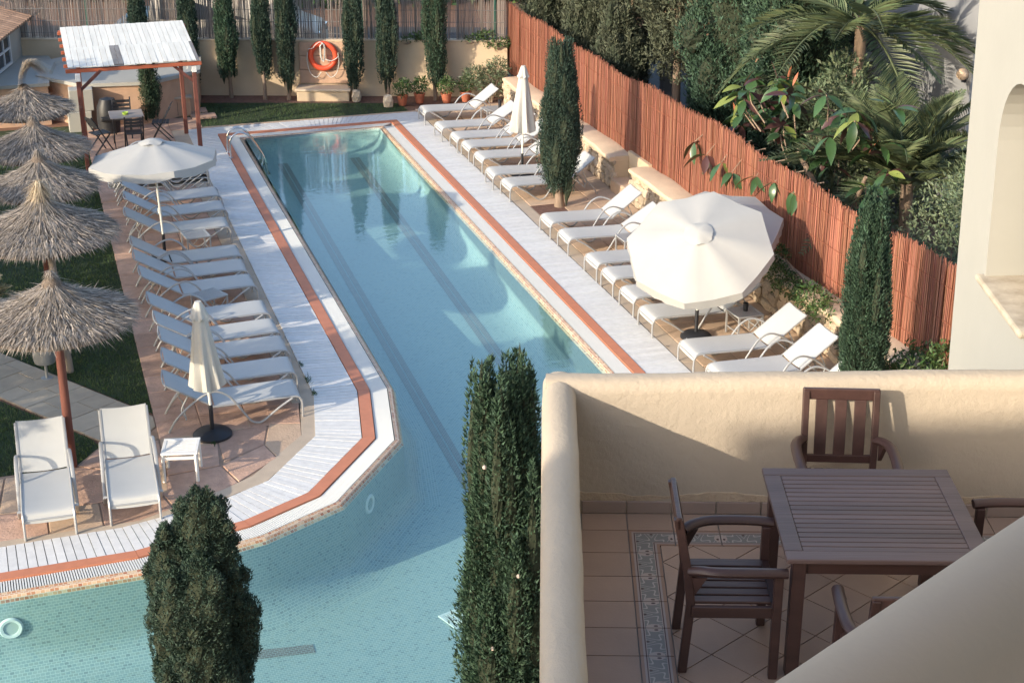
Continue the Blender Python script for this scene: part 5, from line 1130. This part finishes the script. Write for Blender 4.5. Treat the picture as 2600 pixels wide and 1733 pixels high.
# decorative border tiles: brown edge, two dark lines, grey scroll field
def scroll_mat():
    m = bpy.data.materials.new('scroll_tile'); m.use_nodes = True; t = m.node_tree; N = t.nodes; L = t.links; p = N['Principled BSDF']; p.inputs['Roughness'].default_value = .4
    uv = N.new('ShaderNodeTexCoord').outputs['UV']; sx = N.new('ShaderNodeSeparateXYZ'); L.new(uv, sx.inputs[0])
    def mth(op, a, b_=None, c=None):
        n = N.new('ShaderNodeMath'); n.operation = op
        for i, v in enumerate((a,b_,c)):
            if v is None: continue
            if isinstance(v,(int,float)): n.inputs[i].default_value = v
            else: L.new(v, n.inputs[i])
        return n.outputs[0]
    u, v = sx.outputs[0], sx.outputs[1]                       # u 0..1 along, v -1..1 across
    um = mth('ABSOLUTE', mth('SUBTRACT', u, .5))              # mirror about the middle
    ph = mth('ADD', mth('MULTIPLY', um, 19.0), mth('MULTIPLY', mth('SINE', mth('ADD', mth('MULTIPLY', v, 3.4), mth('MULTIPLY', um, 13.0))), 1.9))
    line = mth('LESS_THAN', mth('ABSOLUTE', mth('SINE', ph)), .24)
    dx = mth('SUBTRACT', um, .5); e1 = mth('ADD', mth('POWER', mth('MULTIPLY', dx, 7.5), 2), mth('POWER', mth('MULTIPLY', v, 2.0), 2)); pale = mth('LESS_THAN', e1, 1.0)
    d2 = mth('ADD', mth('POWER', mth('MULTIPLY', mth('SUBTRACT', um, .44), 34), 2), mth('POWER', mth('MULTIPLY', mth('SUBTRACT', v, .12), 7.5), 2)); dot = mth('LESS_THAN', d2, 1.0)
    d3 = mth('ADD', mth('POWER', mth('MULTIPLY', um, 34), 2), mth('POWER', mth('MULTIPLY', mth('SUBTRACT', v, -.47), 9), 2)); dot = mth('MAXIMUM', dot, mth('LESS_THAN', d3, 1.0))
    av = mth('ABSOLUTE', v)
    def mixc(f, a, b_):
        n = N.new('ShaderNodeMix'); n.data_type = 'RGBA'; L.new(f, n.inputs[0])
        for i, c in ((6,a),(7,b_)):
            if isinstance(c, tuple): n.inputs[i].default_value = (*c,1)
            else: L.new(c, n.inputs[i])
        return n.outputs[2]
    c = mixc(line, (.20,.20,.195), (.46,.43,.40)); c = mixc(pale, c, (.43,.36,.33)); c = mixc(dot, c, (.06,.028,.03))
    c = mixc(mth('GREATER_THAN', av, .55), c, (.46,.38,.34)); c = mixc(mth('GREATER_THAN', av, .59), c, (.075,.035,.04)); c = mixc(mth('GREATER_THAN', av, .665), c, (.36,.30,.28)); c = mixc(mth('GREATER_THAN', av, .80), c, (.30,.185,.135))
    L.new(c, p.inputs['Base Color']); return m
M['scroll'] = scroll_mat()
def border_tile(poly, uvs):
    me = bpy.data.meshes.new('border_tile'); n = len(poly); vs = [(x,y,FZ+.001) for x,y in poly]+[(x,y,FZ-.012) for x,y in poly]
    me.from_pydata(vs, [], [tuple(range(n))]+[(i,i+n,(i+1) % n+n,(i+1) % n) for i in range(n)]); ul = me.uv_layers.new(name='UVMap')
    for pl_ in me.polygons:
        for li in pl_.loop_indices: ul.data[li].uv = uvs[me.loops[li].vertex_index % n]
    me.materials.append(M['scroll']); me.update(); return ob('border_tile', me, bl)
BW_ = .190
for k in range(1,10):
    xa, xb = x0+k*TP+g/2, x0+(k+1)*TP-g/2; border_tile([(xa,y0-BW_),(xb,y0-BW_),(xb,y0-g/2),(xa,y0-g/2)], [(0,1),(1,1),(1,-1),(0,-1)])
for k in range(1,12):
    ya, yb_ = y0-(k+1)*TP*.984+g/2, y0-k*TP*.984-g/2; border_tile([(x0+g/2,ya),(x0+BW_,ya),(x0+BW_,yb_),(x0+g/2,yb_)], [(0,-1),(0,1),(1,1),(1,-1)])
# corner in two mitred pieces
xi, yi = x0+BW_, y0-BW_
border_tile([(x0+g/2,y0-g/2),(xi,yi),(x0+TP-g/2,yi),(x0+TP-g/2,y0-g/2)], [(0,-1),(.64,1),(1,1),(1,-1)])
border_tile([(x0+g/2,y0-g/2),(x0+g/2,y0-TP*.984+g/2),(xi,y0-TP*.984+g/2),(xi,yi)], [(0,-1),(1,-1),(1,1),(.64,1)])
# diagonal field, clipped to the inside of the border
def clip(poly, ax, lim, keep_less):
    out = []
    for i in range(len(poly)):
        a, b_ = poly[i], poly[(i+1) % len(poly)]; ia = (a[ax] <= lim) == keep_less; ib = (b_[ax] <= lim) == keep_less
        if ia: out.append(a)
        if ia != ib: f = (lim-a[ax])/(b_[ax]-a[ax]); out.append((a[0]+(b_[0]-a[0])*f, a[1]+(b_[1]-a[1])*f))
    return out
D_ = .2005
for i in range(-1,16):
    for j in range(-1,30):
        if (i+j) % 2: continue
        cx, cy = .74+i*D_, 8.31-(j-1)*D_+D_; q = D_-g*.7
        poly = [(cx-q,cy),(cx,cy-q),(cx+q,cy),(cx,cy+q)]
        for ax, lim, kl in ((0,.742,False),(1,8.712,True),(0,3.35,True),(1,5.2,False)): poly = clip(poly, ax, lim, kl) if poly else poly
        if len(poly) > 2:
            A_ = abs(sum(poly[m][0]*poly[(m+1) % len(poly)][1]-poly[(m+1) % len(poly)][0]*poly[m][1] for m in range(len(poly))))/2
            if A_ > .002: ftile('floor_tile', poly, M['floor_tile'])
# table
tx0, tx1, ty0, ty1, tz = 1.275, 2.345, 7.265, 8.325, FZ+.74
tcx, tcy = (tx0+tx1)/2, (ty0+ty1)/2
dt = thing('dining_table','square dark teak table with a slatted top on the balcony','table',bw(tcx,tcy,FZ),-PSI); hw = (tx1-tx0)/2; hd_ = (ty1-ty0)/2; fw_ = .095
MB().bb(-hw,hw,hd_-fw_,hd_,.712,.74).build('top_rail', M['teak_top'], dt, bevel=.006); MB().bb(-hw,hw,-hd_,-hd_+fw_,.712,.74).build('top_rail', M['teak_top'], dt, bevel=.006)
MB().bb(-hw,-hw+fw_,-hd_+fw_+.001,hd_-fw_-.001,.712,.7395).build('top_rail', M['teak_top'], dt, bevel=.004); MB().bb(hw-fw_,hw,-hd_+fw_+.001,hd_-fw_-.001,.712,.7395).build('top_rail', M['teak_top'], dt, bevel=.004)
ns = 17; st_ = (2*hd_-2*fw_)/ns
for k in range(ns): y = -hd_+fw_+k*st_; MB().bb(-hw+fw_+.002,hw-fw_-.002,y+.0035,y+st_-.0035,.714,.737).build('slat', M['teak_top'], dt, bevel=.002, seg=1)
for a in (-1,1):
    MB().bb(-hw+.09,hw-.09,a*(hd_-.075)-.012,a*(hd_-.075)+.012,.62,.711).build('apron', M['teak'], dt); MB().bb(a*(hw-.075)-.012,a*(hw-.075)+.012,-hd_+.09,hd_-.09,.62,.711).build('apron', M['teak'], dt)
    for b_ in (-1,1): MB().bb(a*(hw-.075)-.036,a*(hw-.075)+.036,b_*(hd_-.075)-.036,b_*(hd_-.075)+.036,0,.711).build('leg', M['teak'], dt, bevel=.005)
def armchair(lab, bx, by, rz):
    """faces +x in its own axes"""
    t = thing('armchair', lab, 'chair', bw(bx,by,FZ), -PSI+rz, 'teak armchairs on the balcony')
    for s_ in (-1,1):
        MB().beam((.235,s_*.265,0),(.235,s_*.265,.63),.048,.048,(0,1,0)).build('front_leg', M['teak'], t, bevel=.006)
        mb = MB(); pr_ = [(-.245,0),(-.215,.42),(-.235,.60),(-.30,.93)]
        for i in range(3): pass
        vs = []
        for (x, z) in pr_:
            for dx, dy in ((-.024,-.02),(.024,-.02),(.024,.02),(-.024,.02)): vs.append((x+dx, s_*.215+dy, z))
        mb.add(vs, [(3,2,1,0),(12,13,14,15)]+[(i*4+j,i*4+(j+1) % 4,i*4+4+(j+1) % 4,i*4+4+j) for i in range(3) for j in range(4)]); mb.build('back_post', M['teak'], t, bevel=.005)
        MB().tube(bez([(-.225,s_*.225,.625),(-.17,s_*.255,.642),(-.08,s_*.285,.65),(.08,s_*.29,.652),(.20,s_*.285,.65),(.275,s_*.278,.645)],5),.027,10,1.25).build('arm', M['teak'], t, smooth=True)
        MB().bb(-.21,.22,s_*.245-.014,s_*.245+.014,.36,.425).build('side_rail', M['teak'], t, bevel=.003)
        bk = MB(); bk.add([(-.215,s_*.238,.60),(-.14,s_*.255,.615),(-.20,s_*.238,.50),(-.215,s_*.262,.60),(-.14,s_*.279,.615),(-.20,s_*.262,.50)],[(0,1,2),(5,4,3),(0,3,4,1),(1,4,5,2),(2,5,3,0)]).build('arm_bracket', M['teak'], t)
    MB().bb(.21,.255,-.24,.24,.345,.43).build('front_rail', M['teak'], t, bevel=.005)
    for k in range(6): y = -.225+k*.0755; MB().bb(-.20,.209,y,y+.060,.425,.443).build('seat_slat', M['teak'], t, bevel=.004)
    def bpt(z): return -.215-.02*(z-.42)/.18 if z < .6 else -.235-.065*(z-.6)/.33
    MB().beam((bpt(.905),-.235,.905),(bpt(.905),.235,.905),.03,.075,(0,0,1)).build('top_rail', M['teak'], t, bevel=.008); MB().beam((bpt(.50),-.20,.50),(bpt(.50),.20,.50),.026,.05).build('lower_rail', M['teak'], t, bevel=.004)
    for y in (-.118,0,.118): MB().tube([(bpt(z)+.0,y,z) for z in (.50,.6,.7,.87)],.040,4,.22).build('back_slat', M['teak'], t) if False else MB().add([(bpt(z)+dx,y+dy,z) for z in (.505,.60,.87) for dx,dy in ((-.009,-.036),(.009,-.036),(.009,.036),(-.009,.036))],[(3,2,1,0),(8,9,10,11)]+[(i*4+j,i*4+(j+1) % 4,i*4+4+(j+1) % 4,i*4+4+j) for i in range(2) for j in range(4)]).build('back_slat', M['teak'], t, bevel=.003)
    return t
armchair('teak armchair at the left side of the balcony table, seen from the side',1.01,7.56,0); armchair('teak armchair beyond the balcony table, its slatted back against the wall',1.83,8.72,R(-90)-R(2))
armchair('teak armchair right of the balcony table, mostly hidden by the sloping wall',2.72,7.80,R(180)); armchair('teak armchair at the near side of the table, only an arm showing',1.80,6.86,R(90))

# hotel wing at the right with its arched niche
def wing_pt(d, y, z): return (3.44-.024*z+d, y, z)     # slight batter of the old wall
ya, yb_, zs, zt_, rad_ = 10.28, 11.32, 5.45, 6.50, .52; yc = (ya+yb_)/2
arch = [(ya,zs)]+[(yc-rad_*math.cos(a), zt_+rad_*math.sin(a)) for a in np.linspace(0,math.pi,17)]+[(yb_,zs)]
mb = MB(); nA = len(arch)
outer = []
Y0, Y1, Z0, Z1 = 4.0, 12.15, -.03, 13.0
wallv = lambda y, z: wing_pt(0,y,z)
mb.add([wallv(Y0,Z0),wallv(ya,Z0),wallv(ya,Z1),wallv(Y0,Z1)],[(0,1,2,3)]); mb.add([wallv(yb_,Z0),wallv(Y1,Z0),wallv(Y1,Z1),wallv(yb_,Z1)],[(0,1,2,3)]); mb.add([wallv(ya,Z0),wallv(yb_,Z0),wallv(yb_,zs),wallv(ya,zs)],[(0,1,2,3)])
for i in range(1,nA-2): a, b2 = arch[i], arch[i+1]; mb.add([wallv(*a),wallv(*b2),wallv(b2[0],Z1),wallv(a[0],Z1)],[(0,1,2,3)])
mb.add([wallv(Y1,Z0),wing_pt(4,Y1,Z0),wing_pt(4,Y1,Z1),wallv(Y1,Z1)],[(0,1,2,3)])
mb.add([wallv(Y0,Z1),wallv(Y1,Z1),wing_pt(4,Y1,Z1),wing_pt(4,Y0,Z1)],[(0,1,2,3)])
for i in range(nA-1): a, b2 = arch[i], arch[i+1]; mb.add([wallv(*a),wallv(*b2),wing_pt(.34,*b2),wing_pt(.34,*a)],[(0,1,2,3)])
mb.build('wing_wall', M['plaster_w'], hb)
sl = MB(); sl.add([wing_pt(-.06,ya-.1,zs-.05),wing_pt(-.06,yb_+.08,zs-.05),wing_pt(.34,yb_+.0,zs-.05),wing_pt(.34,ya,zs-.05),wing_pt(-.06,ya-.1,zs+.004),wing_pt(-.06,yb_+.08,zs+.004),wing_pt(.34,yb_+.0,zs+.02),wing_pt(.34,ya,zs+.02)],[(3,2,1,0),(4,5,6,7),(0,1,5,4),(1,2,6,5),(2,3,7,6),(3,0,4,7)]); sl.build('window_sill', mat('stained_sill',(.58,.52,.42),.85,noise=(7,.22),col2=(.36,.30,.23)), hb, bevel=.02)
for k in range(6):
    for j in range(2): z = zs+.03+k*.27; y = ya+j*.45; MB().add([wing_pt(.28-.04*j,y+.005,z),wing_pt(.28-.04*j,y+.44,z),wing_pt(.36,y+.44,z),wing_pt(.36,y+.005,z),wing_pt(.28-.04*j,y+.005,z+.262),wing_pt(.28-.04*j,y+.44,z+.262),wing_pt(.36,y+.44,z+.262),wing_pt(.36,y+.005,z+.262)],[(3,2,1,0),(4,5,6,7),(0,1,5,4),(1,2,6,5),(2,3,7,6),(3,0,4,7)]).build('stone_block', M['stone_grey'], hb, bevel=.01)
MB().add([wing_pt(.35,ya-.05,zs-.04),wing_pt(.35,yb_+.05,zs-.04),wing_pt(.35,yb_+.05,zt_+.6),wing_pt(.35,ya-.05,zt_+.6)],[(0,1,2,3)]).build('niche_back', M['plaster_w'], hb)
# unseen block added behind left, its sloped top shaped to shade the balcony
lw = MB(); c40, s40 = math.cos(SUN_AZ+PSI), math.sin(SUN_AZ+PSI)
def lp(ee, ss, z): return (ee*s40+ss*c40, -ee*c40+ss*s40, z)
gz = [(-6.17,11.38),(-4.8,12.05),(-1.0,13.5)]
for k in range(2):
    (e0,za_),(e1,zb_) = gz[k], gz[k+1]; lw.add([lp(e0,-11.1,-.03),lp(e1,-11.1,-.03),lp(e1,-14,-.03),lp(e0,-14,-.03),lp(e0,-11.1,za_),lp(e1,-11.1,zb_),lp(e1,-14,zb_),lp(e0,-14,za_)],[(3,2,1,0),(4,5,6,7),(0,1,5,4),(1,2,6,5),(2,3,7,6),(3,0,4,7)])
lw.build('sun_blocker', M['plaster_w'], hb)
ub = thing('upper_parapet','sloping cream parapet of the upper balcony at the bottom right corner','parapet',(0,0,0),-PSI)
u = Vector((.66,.68)).normalized(); o0 = Vector((.315,2.22)); nrm = Vector((u.y,-u.x))
a = o0-u*2.0+nrm*.11; b_ = o0+u*4.2+nrm*.11
wall_profile('wall', [tuple(a),tuple(b_)], ub, .22, 6.9, 8.005, M['plaster_fg'], .10, wav=.06, seed=5)
MB().prism([tuple(a+nrm*.1),tuple(b_+nrm*.1),(4.4,2.0),(2.0,-.6)], 6.75,6.95).build('slab', M['plaster_fg'], ub)
MB().bb(-1.2,4.4,-1.5,2.6,9.9,10.1).build('ceiling_slab', M['plaster_fg'], ub); MB().bb(-1.2,4.4,-1.7,-1.5,6.8,10.1).build('room_wall', M['plaster_fg'], ub)
